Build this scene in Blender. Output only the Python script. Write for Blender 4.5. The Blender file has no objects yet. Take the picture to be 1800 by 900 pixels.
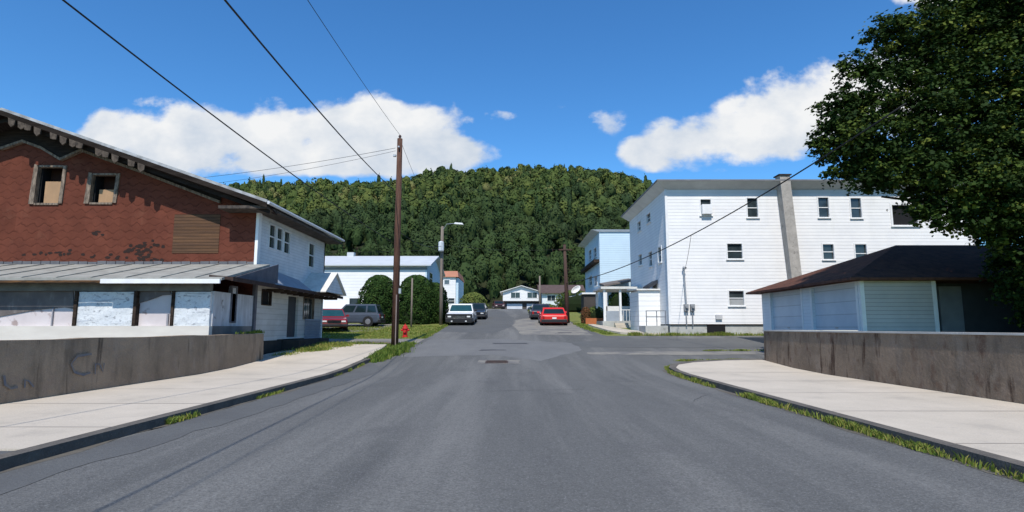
import bpy, math, random
import numpy as np
from mathutils import Vector, Matrix
from mathutils.geometry import tessellate_polygon

random.seed(7); RNG = np.random.default_rng(11)
S = bpy.context.scene
COL = S.collection
R = math.radians

# ------------------------------------------------------------------ camera
EYE = 1.6; F = 1000.0; PITCH = math.atan(0.125)
CP, SP = math.cos(PITCH), math.sin(PITCH)
cam = bpy.data.cameras.new('camera'); camo = bpy.data.objects.new('camera', cam); COL.objects.link(camo)
camo.location = (0, 0, EYE); camo.rotation_euler = (R(90) + PITCH, 0, 0)
cam.sensor_fit = 'HORIZONTAL'; cam.sensor_width = 36; cam.lens = 36 * F / 1800
cam.clip_start = 0.05; cam.clip_end = 6000
S.camera = camo

# ------------------------------------------------------------------ sun and sky
SUN_EL, SUN_AZ = 52.0, 4.0      # behind the camera, a little to its left
sd = Vector((-math.sin(R(SUN_AZ)) * math.cos(R(SUN_EL)), -math.cos(R(SUN_AZ)) * math.cos(R(SUN_EL)), math.sin(R(SUN_EL))))
sun = bpy.data.lights.new('sun', 'SUN'); suno = bpy.data.objects.new('sun', sun); COL.objects.link(suno)
sun.energy = 4.8; sun.angle = R(0.55); sun.color = (1.0, 0.94, 0.86)
suno.rotation_euler = sd.to_track_quat('Z', 'Y').to_euler()
S.view_settings.view_transform = 'Standard'; S.view_settings.look = 'None'
S.view_settings.exposure = 0.0; S.view_settings.gamma = 1.0; S.view_settings.use_curve_mapping = False


def ray(px, py):
    u = (px - 900) / F; v = (450 - py) / F
    return u, CP - v * SP, SP + v * CP


def on_y(px, py, Y):
    u, a, b = ray(px, py); t = Y / a
    return Vector((u * t, Y, EYE + b * t))


def on_x(px, py, X):
    u, a, b = ray(px, py); t = X / u
    return Vector((X, a * t, EYE + b * t))


def sky_world():
    w = bpy.data.worlds.new('World'); S.world = w; w.use_nodes = True
    nt = w.node_tree; nt.nodes.clear(); N = nt.nodes.new; L = nt.links.new

    def math_(op, a, b=None, c=None):
        n = N('ShaderNodeMath'); n.operation = op
        for i, x in enumerate((a, b, c)):
            if x is None: continue
            if isinstance(x, (int, float)): n.inputs[i].default_value = x
            else: L(x, n.inputs[i])
        return n.outputs[0]
    out = N('ShaderNodeOutputWorld'); bg = N('ShaderNodeBackground'); bgc = N('ShaderNodeBackground'); mix = N('ShaderNodeMixShader')
    sky = N('ShaderNodeTexSky'); sky.sky_type = 'NISHITA'; sky.sun_disc = False
    sky.sun_elevation = R(SUN_EL); sky.sun_rotation = math.atan2(sd.x, sd.y)
    sky.altitude = 300; sky.air_density = 1.0; sky.dust_density = 0.25; sky.ozone_density = 2.2
    hs = N('ShaderNodeHueSaturation'); hs.inputs['Saturation'].default_value = 1.18; hs.inputs['Value'].default_value = 1.0
    tn = N('ShaderNodeMix'); tn.data_type = 'RGBA'; tn.blend_type = 'MULTIPLY'; tn.inputs[0].default_value = 1.0; tn.inputs[7].default_value = (.76, 1.2, 1.46, 1)
    L(sky.outputs[0], hs.inputs['Color']); L(hs.outputs[0], tn.inputs[6]); L(tn.outputs[2], bg.inputs[0]); bg.inputs[1].default_value = 0.125
    tc = N('ShaderNodeTexCoord'); sep = N('ShaderNodeSeparateXYZ'); L(tc.outputs['Generated'], sep.inputs[0])
    x, y, z = sep.outputs
    ym = math_('MAXIMUM', y, 0.02)
    u = math_('DIVIDE', x, ym); v = math_('DIVIDE', z, ym)
    cmb = N('ShaderNodeCombineXYZ'); L(u, cmb.inputs[0]); L(v, cmb.inputs[1])

    def noise(scale, detail, rough=.55, off=0.0):
        n = N('ShaderNodeTexNoise'); n.inputs['Scale'].default_value = scale; n.inputs['Detail'].default_value = detail
        n.inputs['Roughness'].default_value = rough
        mp = N('ShaderNodeMapping'); mp.inputs['Location'].default_value = (off, off * .7, off * .3); mp.inputs['Scale'].default_value = (1, 1.35, 1)
        L(cmb.outputs[0], mp.inputs[0]); L(mp.outputs[0], n.inputs['Vector']); return n.outputs[0]
    n1 = math_('SUBTRACT', noise(7.5, 7, .58), .5)
    n2 = math_('SUBTRACT', noise(24, 5, .6, 3.1), .5)
    vo = N('ShaderNodeTexVoronoi'); vo.feature = 'SMOOTH_F1'; vo.inputs['Scale'].default_value = 20; vo.inputs['Smoothness'].default_value = .6
    L(cmb.outputs[0], vo.inputs['Vector'])
    puff = math_('SUBTRACT', .35, vo.outputs['Distance'])
    # cumulus lobes: centre and radii (flattish undersides come from the squashed lower half)
    lobes = [(205, 232, 70, 44), (330, 246, 130, 66), (470, 244, 120, 68), (600, 240, 110, 66), (660, 222, 62, 66), (735, 240, 92, 66), (800, 270, 72, 38), (560, 285, 250, 30),
             (1140, 266, 62, 34), (1210, 250, 88, 54), (1300, 228, 100, 66), (1400, 200, 105, 76), (1490, 172, 105, 78), (1590, 170, 100, 80), (1640, -20, 84, 46),
             (-200, 250, 160, 50), (2080, 240, 200, 60), (-420, 150, 120, 50)]
    fld = None
    for cx, cy, rx, ry in lobes:
        a = ray(cx, cy); uu, vv = a[0] / a[1], a[2] / a[1]
        dx = math_('DIVIDE', math_('SUBTRACT', u, uu), rx / F * 1.12)
        dy0 = math_('SUBTRACT', v, vv)
        dy = math_('DIVIDE', dy0, ry / F * 1.14)
        f = math_('SUBTRACT', 1.0, math_('ADD', math_('MULTIPLY', dx, dx), math_('MULTIPLY', dy, dy)))
        fld = f if fld is None else math_('SMOOTH_MAX', fld, f, .35)
    field = math_('ADD', math_('ADD', math_('ADD', fld, math_('MULTIPLY', n1, 1.35)), math_('MULTIPLY', n2, .9)), math_('MULTIPLY', puff, .7))
    wl = None                                    # thin shreds
    for cx, cy, rx, ry in [(1065, 215, 46, 30), (880, 203, 40, 14), (815, 212, 28, 12), (990, 190, 22, 10), (280, 180, 60, 16), (1240, 300, 60, 8)]:
        a = ray(cx, cy); uu, vv = a[0] / a[1], a[2] / a[1]
        dx = math_('DIVIDE', math_('SUBTRACT', u, uu), rx / F); dy = math_('DIVIDE', math_('SUBTRACT', v, vv), ry / F)
        f = math_('SUBTRACT', 1.0, math_('ADD', math_('MULTIPLY', dx, dx), math_('MULTIPLY', dy, dy)))
        wl = f if wl is None else math_('MAXIMUM', wl, f)
    wf = math_('ADD', math_('MULTIPLY', wl, .8), math_('ADD', math_('MULTIPLY', n1, 3.2), math_('MULTIPLY', n2, 2.4)))

    def sstep(x, lo, hi):
        m = N('ShaderNodeMapRange'); m.interpolation_type = 'SMOOTHSTEP'
        m.inputs['From Min'].default_value = lo; m.inputs['From Max'].default_value = hi; L(x, m.inputs['Value']); return m.outputs[0]
    mask = sstep(field, -.05, .50)
    wmask = math_('MULTIPLY', math_('MULTIPLY', sstep(wf, .35, 1.3), sstep(wl, -.2, .6)), .7)
    mask = math_('MAXIMUM', mask, wmask)
    mask = math_('MULTIPLY', mask, sstep(y, .02, .08))
    cr = N('ShaderNodeValToRGB'); cr.color_ramp.elements[0].color = (.56, .66, .80, 1); cr.color_ramp.elements[0].position = 0.0
    cr.color_ramp.elements[1].color = (.98, .99, 1.0, 1); cr.color_ramp.elements[1].position = .85
    sh = math_('ADD', math_('MULTIPLY', math_('SUBTRACT', v, .42), 3.0), math_('ADD', math_('MULTIPLY', noise(9, 5, .6, 8.0), 1.7), math_('MULTIPLY', puff, .35)))
    L(sh, cr.inputs[0]); L(cr.outputs[0], bgc.inputs[0]); bgc.inputs[1].default_value = .92
    L(mask, mix.inputs[0]); L(bg.outputs[0], mix.inputs[1]); L(bgc.outputs[0], mix.inputs[2]); L(mix.outputs[0], out.inputs[0])


sky_world()

# ------------------------------------------------------------------ materials
MATS = {}


def M(name, col, col2=None, scale=1.5, stretch=(1, 1, 1), lo=.35, hi=.65, rough=.85, bump=.0, bscale=30, metal=0.0, coords='pos',
      layers=(), siding=None, brick=None, spec=.25, tint=None, coat=0.0, speckle=0.0, transl=0.0, scallop=None):
    if name in MATS: return MATS[name]
    m = bpy.data.materials.new(name); m.use_nodes = True; MATS[name] = m
    nt = m.node_tree; N = nt.nodes.new; L = nt.links.new; b = nt.nodes['Principled BSDF']
    if coords == 'pos': vec = N('ShaderNodeNewGeometry').outputs['Position']
    else: vec = N('ShaderNodeTexCoord').outputs['Object']

    def mapped(st):
        mp = N('ShaderNodeMapping'); mp.inputs['Scale'].default_value = st; L(vec, mp.inputs[0]); return mp.outputs[0]

    def noise(sc, st, det=6, rg=.6):
        n = N('ShaderNodeTexNoise'); n.inputs['Scale'].default_value = sc; n.inputs['Detail'].default_value = det; n.inputs['Roughness'].default_value = rg
        L(mapped(st), n.inputs['Vector']); return n.outputs[0]

    def rng(x, a, c, t0=0, t1=1):
        r = N('ShaderNodeMapRange'); r.inputs['From Min'].default_value = a; r.inputs['From Max'].default_value = c
        r.inputs['To Min'].default_value = t0; r.inputs['To Max'].default_value = t1; L(x, r.inputs['Value']); return r.outputs[0]

    def mix(f, a, c, mode='MIX'):
        x = N('ShaderNodeMix'); x.data_type = 'RGBA'; x.blend_type = mode; x.clamp_factor = True
        if isinstance(f, float): x.inputs[0].default_value = f
        else: L(f, x.inputs[0])
        for s, i in ((a, 6), (c, 7)):
            if isinstance(s, tuple): x.inputs[i].default_value = (*s[:3], 1)
            else: L(s, x.inputs[i])
        return x.outputs[2]
    c = tuple(col)
    if col2 is None: col2 = tuple(v * .8 for v in col)
    c = mix(rng(noise(scale, stretch), lo, hi), c, tuple(col2))
    hgt = None
    if brick:
        sp = N('ShaderNodeSeparateXYZ'); L(vec, sp.inputs[0]); cb = N('ShaderNodeCombineXYZ')
        L(sp.outputs[0], cb.inputs[0]); L(sp.outputs[2], cb.inputs[1])
        bt = N('ShaderNodeTexBrick'); bt.inputs['Scale'].default_value = 1.0
        bt.inputs['Brick Width'].default_value = brick['w']; bt.inputs['Row Height'].default_value = brick['h']
        bt.inputs['Mortar Size'].default_value = brick.get('m', .012); bt.inputs['Mortar Smooth'].default_value = .3; bt.offset = .5
        bt.inputs['Color1'].default_value = (*brick['a'], 1); bt.inputs['Color2'].default_value = (*brick['b'], 1); bt.inputs['Mortar'].default_value = (*brick['c'], 1)
        # rows bow down a little, like the scalloped butts of old shingles
        nz = N('ShaderNodeMapping'); L(cb.outputs[0], nz.inputs[0])
        nn = N('ShaderNodeTexNoise'); nn.inputs['Scale'].default_value = 3.0; L(cb.outputs[0], nn.inputs['Vector'])
        ad = N('ShaderNodeVectorMath'); ad.operation = 'MULTIPLY_ADD'; ad.inputs[1].default_value = (.10, .10, 0); L(nn.outputs[1], ad.inputs[0]); L(cb.outputs[0], ad.inputs[2])
        L(ad.outputs[0], bt.inputs['Vector'])
        c = mix(brick.get('f', .85), c, bt.outputs[0], 'MULTIPLY' if brick.get('mul') else 'MIX')
        hgt = bt.outputs['Fac']
    if siding and siding.get('scallop'):
        pass
    for ly in layers:
        c = mix(rng(noise(ly.get('s', 1), ly.get('st', (1, 1, 1)), ly.get('d', 5)), ly.get('lo', .5), ly.get('hi', .7), 0, ly.get('a', 1.0)), c, tuple(ly['c']))
    if speckle > 0:
        c = mix(rng(noise(36, (1, 1, 1), 3, .6), .35, .65, 0, speckle), c, tuple(v * .45 for v in col))
        c = mix(rng(noise(55, (1, 1, 1.01), 3, .6), .55, .75, 0, speckle), c, tuple(min(1, v * 2.0) for v in col))
    if siding:
        sp = N('ShaderNodeSeparateXYZ'); L(vec, sp.inputs[0])
        ax = siding.get('axis', 2)
        d = N('ShaderNodeMath'); d.operation = 'DIVIDE'; L(sp.outputs[ax], d.inputs[0]); d.inputs[1].default_value = siding['w']
        fr = N('ShaderNodeMath'); fr.operation = 'FRACT'; L(d.outputs[0], fr.inputs[0])
        fl = N('ShaderNodeMath'); fl.operation = 'FLOOR'; L(d.outputs[0], fl.inputs[0])
        wn = N('ShaderNodeTexWhiteNoise'); wn.noise_dimensions = '1D'; L(fl.outputs[0], wn.inputs['W'])
        c = mix(rng(wn.outputs[0], 0, 1, 0, siding.get('v', .12)), c, tuple(v * .6 for v in col))
        ln = rng(fr.outputs[0], 0.0, siding.get('lw', .14), siding.get('d', .55), 0)
        c = mix(ln, c, tuple(v * .35 for v in col))
        hgt = rng(fr.outputs[0], 0, 1, 1, 0)
    if scallop:
        def mth(op, a, b_=None):
            n = N('ShaderNodeMath'); n.operation = op
            for i, x in enumerate((a, b_)):
                if x is None: continue
                if isinstance(x, (int, float)): n.inputs[i].default_value = x
                else: L(x, n.inputs[i])
            return n.outputs[0]
        sp = N('ShaderNodeSeparateXYZ'); L(vec, sp.inputs[0])
        wob = mth('MULTIPLY', mth('SUBTRACT', noise(2.2, (1, 1, 1), 4), .5), .30)
        zz_ = mth('DIVIDE', mth('ADD', sp.outputs[2], wob), 2 * scallop['h'])
        cs = mth('MULTIPLY', mth('COSINE', mth('MULTIPLY', mth('ADD', sp.outputs[0], mth('MULTIPLY', wob, .8)), 2 * math.pi / scallop['w'])), .10)
        g1 = mth('ADD', zz_, cs); g2 = mth('ADD', mth('SUBTRACT', zz_, cs), .5)
        f1 = mth('FRACT', g1); f2 = mth('FRACT', g2)
        cell = mth('FLOOR', mth('DIVIDE', sp.outputs[0], scallop['w']))
        for gg, ff, off in ((g1, f1, 0.0), (g2, f2, 17.0)):
            wn = N('ShaderNodeTexWhiteNoise'); wn.noise_dimensions = '2D'; cb2 = N('ShaderNodeCombineXYZ'); L(cell, cb2.inputs[0]); L(mth('ADD', mth('FLOOR', gg), off), cb2.inputs[1]); L(cb2.outputs[0], wn.inputs['Vector'])
            c = mix(rng(wn.outputs[0], .2, 1, 0, .3), c, tuple(v * .6 for v in col))
            c = mix(mth('MULTIPLY', rng(ff, 0.0, .13, .75, 0), rng(noise(3, (1, 1, 1), 3), .35, .6, .25, 1)), c, tuple(v * .28 for v in col))
            c = mix(rng(ff, .40, .5, 0, .18), c, tuple(min(1, v * 1.6) for v in col)) if False else c
        f2 = mth('MULTIPLY', mth('MINIMUM', f1, f2), 2.0)
        hgt = f2
    if tint:
        at = N('ShaderNodeAttribute'); at.attribute_name = 'tint'
        cr = N('ShaderNodeValToRGB')
        els = cr.color_ramp.elements
        while len(els) < len(tint): els.new(.5)
        for i, (p, k) in enumerate(tint): els[i].position = p; els[i].color = (*k, 1)
        L(at.outputs['Fac'], cr.inputs[0])
        c = mix(.25, cr.outputs[0], c)
    if isinstance(c, tuple): b.inputs['Base Color'].default_value = (*c, 1)
    else: L(c, b.inputs['Base Color'])
    b.inputs['Roughness'].default_value = rough; b.inputs['Metallic'].default_value = metal
    b.inputs['Specular IOR Level'].default_value = spec
    if coat: b.inputs['Coat Weight'].default_value = coat; b.inputs['Coat Roughness'].default_value = .06
    if transl:
        tr = N('ShaderNodeBsdfTranslucent'); ms = N('ShaderNodeMixShader'); ms.inputs[0].default_value = transl
        L(c, tr.inputs[0]); L(b.outputs[0], ms.inputs[1]); L(tr.outputs[0], ms.inputs[2]); L(ms.outputs[0], nt.nodes['Material Output'].inputs[0])
    prev = None
    if hgt is not None:
        bp = N('ShaderNodeBump'); bp.inputs['Strength'].default_value = .6; bp.inputs['Distance'].default_value = .02
        L(hgt, bp.inputs['Height']); prev = bp.outputs[0]
    if bump:
        bp = N('ShaderNodeBump'); bp.inputs['Strength'].default_value = bump; bp.inputs['Distance'].default_value = .03
        L(noise(bscale, (1, 1, 1), 5), bp.inputs['Height'])
        if prev: L(prev, bp.inputs['Normal'])
        prev = bp.outputs[0]
    if prev: L(prev, b.inputs['Normal'])
    return m


WHITE = (.80, .79, .77)
asphalt = M('asphalt', (.152, .153, .148), (.112, .114, .112), scale=.35, stretch=(1.6, .25, 1), rough=.92, bump=.6, bscale=45, speckle=.6, spec=.15,
            layers=[dict(c=(.235, .232, .218), s=.55, st=(1.5, .08, 1), lo=.46, hi=.68, a=.8), dict(c=(.085, .085, .090), s=.8, st=(1, .5, 1), lo=.56, hi=.74, a=.6),
                    dict(c=(.19, .185, .18), s=5, lo=.56, hi=.72, a=.4), dict(c=(.07, .07, .075), s=9, st=(1, .8, 1), lo=.6, hi=.72, a=.4)])
asphalt_new = M('asphalt_patch', (.125, .128, .125), (.105, .107, .107), scale=.8, rough=.92, bump=.5, bscale=45, speckle=.4)
asphalt_pale = M('asphalt_pale', (.255, .24, .205), (.19, .18, .165), scale=1.0, rough=.92, bump=.3, speckle=.3,
                 layers=[dict(c=(.11, .112, .12), s=.9, lo=.52, hi=.62, a=.8)])
walkmat = M('sidewalk_concrete', (.555, .49, .40), (.485, .43, .35), scale=.8, rough=.9, bump=.25, bscale=30, speckle=.18,
            layers=[dict(c=(.36, .33, .29), s=3, lo=.58, hi=.76, a=.45), dict(c=(.30, .27, .24), s=.8, st=(1, 1, 1), lo=.60, hi=.72, a=.35)])
kerbmat = M('kerb_stone', (.15, .135, .115), (.085, .078, .07), scale=2.5, rough=.9, bump=.6, bscale=20, speckle=.3)
walljunk = [dict(c=(.10, .080, .062), s=.7, st=(2.2, 2.2, .5), lo=.52, hi=.66, a=.6), dict(c=(.33, .27, .215), s=1.3, st=(1.6, 1.6, .9), lo=.56, hi=.74, a=.6),
            dict(c=(.25, .19, .15), s=3.0, lo=.5, hi=.7, a=.5), dict(c=(.055, .042, .033), s=1.1, st=(3.2, 3.2, .28), lo=.62, hi=.69, a=.85)]
wallmat = M('weathered_concrete', (.35, .262, .182), (.235, .178, .125), scale=.9, rough=.95, bump=.6, bscale=9, layers=walljunk, speckle=.25, spec=.1)
wallmat_r = M('rusty_concrete', (.31, .228, .16), (.19, .142, .102), scale=1.1, rough=.95, bump=.6, bscale=9, speckle=.3, spec=.1,
              layers=walljunk[:3] + [dict(c=(.10, .045, .03), s=2.0, st=(1.2, 1.2, .8), lo=.55, hi=.70, a=.75), dict(c=(.045, .022, .016), s=1.1, st=(2.6, 2.6, .45), lo=.57, hi=.65, a=.85)])
capmat = M('wall_cap', (.56, .53, .48), rough=.9, bump=.3)
siding_w = M('white_siding', WHITE, (.74, .735, .73), scale=1.1, rough=.6, bump=.15, bscale=3, layers=[dict(c=(.60, .60, .57), s=.7, st=(1.6, 1.6, .35), lo=.55, hi=.78, a=.5), dict(c=(.50, .49, .45), s=3, st=(2, 2, .5), lo=.66, hi=.78, a=.4)], siding=dict(w=.21, d=.42, v=.06, lw=.16))
siding_old = M('old_white_siding', (.62, .61, .58), (.50, .49, .46), scale=1.2, rough=.7, siding=dict(w=.24, d=.6, v=.5, lw=.14), layers=[dict(c=(.42, .40, .33), s=1.2, st=(1, 1, 3), lo=.55, hi=.72, a=.6)])
siding_shab = M('chipped_white_clapboard', (.74, .74, .74), (.62, .63, .64), scale=2, rough=.7, siding=dict(w=.14, d=.45, v=.15, lw=.2), layers=[dict(c=(.33, .33, .33), s=6, lo=.66, hi=.74, a=.8)])
siding_blue_and_shade = M('pale_blue_siding_and_shade', (.52, .66, .74), (.49, .62, .70), scale=1, rough=.6, siding=dict(w=.20, d=.35, v=.05))
siding_gr = M('grey_white_siding', (.52, .49, .46), (.45, .43, .41), scale=1, rough=.6, siding=dict(w=.16, d=.7, v=.15, lw=.2))
trim = M('white_trim', (.78, .78, .77), (.70, .70, .69), scale=3, rough=.55)
trim_old = M('weathered_trim', (.30, .235, .18), (.08, .062, .048), scale=3.5, stretch=(3, 3, .8), rough=.9, bump=.6)
trim_dark = M('dark_weathered_wood', (.065, .046, .035), (.022, .017, .014), scale=2, stretch=(.7, 1, 3), rough=.9, bump=.5, spec=.08)
rustroof = M('rusty_edge', (.06, .035, .028), (.03, .02, .018), scale=3, rough=.9)
shingle_red = M('red_shingle_siding', (.160, .052, .033), (.120, .040, .027), scale=1.2, rough=.95, bump=.3, bscale=25, scallop=dict(w=.48, h=.29), spec=.08,
                layers=[dict(c=(.085, .03, .022), s=.9, lo=.54, hi=.76, a=.5), dict(c=(.20, .095, .06), s=1.6, lo=.60, hi=.8, a=.45)])
lath = M('bare_lath_boards', (.13, .068, .035), (.075, .042, .027), scale=2, stretch=(.6, 1, 5), rough=.9, siding=dict(w=.13, d=.95, v=.5, lw=.35))
plywood = M('plywood', (.44, .27, .15), (.33, .21, .12), scale=1.3, stretch=(1, 1, .5), rough=.85, layers=[dict(c=(.28, .18, .12), s=4, lo=.6, hi=.75, a=.6)])
wrap = M('torn_house_wrap', (.68, .70, .70), (.60, .63, .65), scale=1.6, rough=.5, bump=.25, bscale=7,
         layers=[dict(c=(.16, .17, .19), s=5, st=(1, 1, 2.2), lo=.58, hi=.63, a=.7), dict(c=(.34, .36, .40), s=1.2, st=(.5, 1, 4), lo=.57, hi=.62, a=.75), dict(c=(.45, .46, .48), s=14, st=(1, 1, 1), lo=.5, hi=.6, a=.4)])
wrap_pink = M('dusty_board', (.60, .55, .55), (.52, .47, .47), scale=1.2, rough=.7, layers=[dict(c=(.22, .15, .13), s=3.2, lo=.58, hi=.66, a=.7)])
cream = M('cream_skirting', (.66, .62, .55), (.58, .54, .48), scale=1.5, stretch=(.5, 1, 2), rough=.8, layers=[dict(c=(.25, .21, .17), s=6, lo=.68, hi=.73, a=.8)])
shedroof = M('pale_metal_roof', (.34, .335, .30), (.24, .235, .21), scale=2.5, rough=.65, layers=[dict(c=(.15, .15, .14), s=6, lo=.62, hi=.72, a=.7)])
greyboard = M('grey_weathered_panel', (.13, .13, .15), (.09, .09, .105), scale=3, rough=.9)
glass = M('window_glass', (.02, .028, .032), (.04, .055, .06), scale=2, rough=.08, spec=.6)
glass_blue = M('pale_window_glass', (.10, .13, .15), (.05, .07, .08), scale=2, rough=.1, spec=.6)
blind = M('grey_blind', (.33, .34, .34), (.25, .26, .26), siding=dict(w=.06, d=.4, v=.1), rough=.7)
darkin = M('dark_interior', (.015, .015, .017), rough=.95)
cornice = M('grey_cornice', (.66, .65, .62), (.56, .55, .53), scale=1.2, rough=.7)
chimmat = M('old_render_chimney', (.42, .39, .35), (.32, .30, .27), scale=3, rough=.95, bump=.6, bscale=10, layers=[dict(c=(.14, .13, .12), s=5, lo=.6, hi=.7, a=.7)])
foundation = M('foundation_concrete', (.46, .46, .43), (.36, .36, .34), scale=2, rough=.95, bump=.4, layers=[dict(c=(.22, .22, .2), s=3, lo=.6, hi=.72, a=.8)])
found_dark = M('dark_foundation', (.05, .045, .04), (.03, .027, .025), rough=.95, bump=.5)
brownroof = M('reddish_shingle_roof', (.15, .07, .05), (.085, .045, .036), scale=2.2, rough=.95, bump=.4, spec=.04, layers=[dict(c=(.04, .03, .03), s=6, lo=.55, hi=.65, a=.6)])
greyroof = M('light_metal_roof', (.55, .57, .58), (.48, .50, .51), scale=1, rough=.5)
orangeroof = M('orange_brown_roof', (.42, .19, .12), (.34, .15, .10), scale=1.5, rough=.9)
brownroof2 = M('brown_shingle_roof', (.11, .075, .065), (.08, .055, .05), scale=2, rough=.95)
greywhiteroof = M('pale_shingle_roof', (.72, .70, .65), (.58, .56, .52), scale=3, rough=.9)
bark = M('bark', (.06, .045, .035), (.03, .023, .018), scale=3, stretch=(4, 4, .6), rough=.95, bump=.8, bscale=12)
polewood = M('pole_wood', (.115, .055, .035), (.05, .026, .02), scale=2.5, stretch=(9, 9, .5), rough=.9, bump=.6, bscale=14,
             layers=[dict(c=(.20, .12, .09), s=3, st=(10, 10, .4), lo=.58, hi=.66, a=.6)])
polegrey = M('pole_wood_grey', (.24, .20, .16), (.15, .12, .10), scale=2.5, stretch=(9, 9, .5), rough=.9)
poledark = M('pole_wood_dark', (.085, .05, .038), (.05, .03, .025), scale=2.5, stretch=(9, 9, .5), rough=.9)
steel = M('galvanised_steel', (.42, .43, .44), (.34, .35, .36), scale=5, rough=.45, metal=.5)
wiremat = M('black_cable', (.02, .02, .022), rough=.6)
grass_g = M('lawn_ground', (.19, .20, .05), (.13, .16, .038), scale=2.2, rough=.95, bump=.6, bscale=20, layers=[dict(c=(.20, .17, .07), s=1.0, lo=.55, hi=.72, a=.6)])
soil = M('dry_soil', (.17, .135, .10), (.11, .09, .065), scale=3, rough=.95, bump=.6)
hillmat = M('forest_floor', (.03, .038, .015), (.02, .026, .011), scale=.05, rough=1)
blade = M('grass_blades', (.17, .21, .04), (.11, .17, .03), scale=2, rough=.7, tint=[(0, (.07, .14, .018)), (.55, (.17, .23, .035)), (1, (.40, .34, .10))], transl=.3)
leaf_dark = M('maple_leaves', (.03, .06, .008), (.02, .045, .006), scale=.6, rough=.75, spec=.12, tint=[(0, (.009, .020, .005)), (.5, (.022, .044, .008)), (.8, (.07, .10, .015)), (1, (.15, .17, .03))], transl=.14)
leaf_arb = M('arborvitae_foliage', (.02, .05, .012), (.014, .036, .009), scale=1, rough=.8, spec=.1, tint=[(0, (.010, .024, .005)), (.55, (.025, .055, .011)), (1, (.075, .115, .022))])
leaf_forest = M('forest_foliage', (.05, .072, .02), (.065, .066, .03), scale=.03, rough=.9, spec=.1,
                tint=[(0, (.018, .040, .016)), (.35, (.052, .082, .022)), (.7, (.105, .128, .030)), (1, (.18, .17, .065))])
leaf_bush = M('shrub_foliage', (.12, .15, .03), (.08, .11, .02), scale=1, rough=.8, tint=[(0, (.04, .07, .015)), (.6, (.10, .13, .025)), (1, (.20, .19, .05))])
redpaint = M('red_enamel', (.50, .03, .025), (.42, .02, .02), scale=6, rough=.4, coords='obj')
tyre = M('tyre_rubber', (.018, .018, .018), rough=.9, coords='obj')
rimmat = M('wheel_alloy', (.55, .55, .56), rough=.3, metal=.8, coords='obj')
blackplastic = M('black_plastic', (.02, .02, .022), rough=.5, coords='obj')
chrome = M('chrome', (.6, .6, .62), rough=.18, metal=.9, coords='obj')
lampglass = M('headlamp_glass', (.75, .76, .74), rough=.12, coords='obj')
tailglass = M('tail_lamp_glass', (.35, .02, .02), rough=.15, coords='obj')
amber = M('amber_lamp', (.7, .25, .04), rough=.2, coords='obj')
carglass = M('car_glass', (.008, .016, .018), (.012, .025, .028), scale=.8, rough=.05, coords='obj', spec=.4)
terracotta = M('terracotta_blocks', (.45, .15, .06), (.36, .11, .045), scale=4, rough=.9)
graffiti = M('faded_blue_spray_paint', (.12, .13, .155), (.19, .17, .15), scale=6, rough=.9)
shade_glass = M('lamp_lens', (.75, .76, .78), rough=.25)
ironmat = M('rusty_iron', (.085, .058, .052), (.045, .036, .034), scale=8, rough=.85, bump=.4)
doorwhite = M('garage_door_paint', (.60, .63, .66), (.53, .56, .60), scale=.9, rough=.5, siding=dict(w=.53, d=.75, v=.08, lw=.07))
blackdoor = M('dark_door', (.05, .055, .065), (.035, .04, .05), scale=2, rough=.6)


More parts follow.
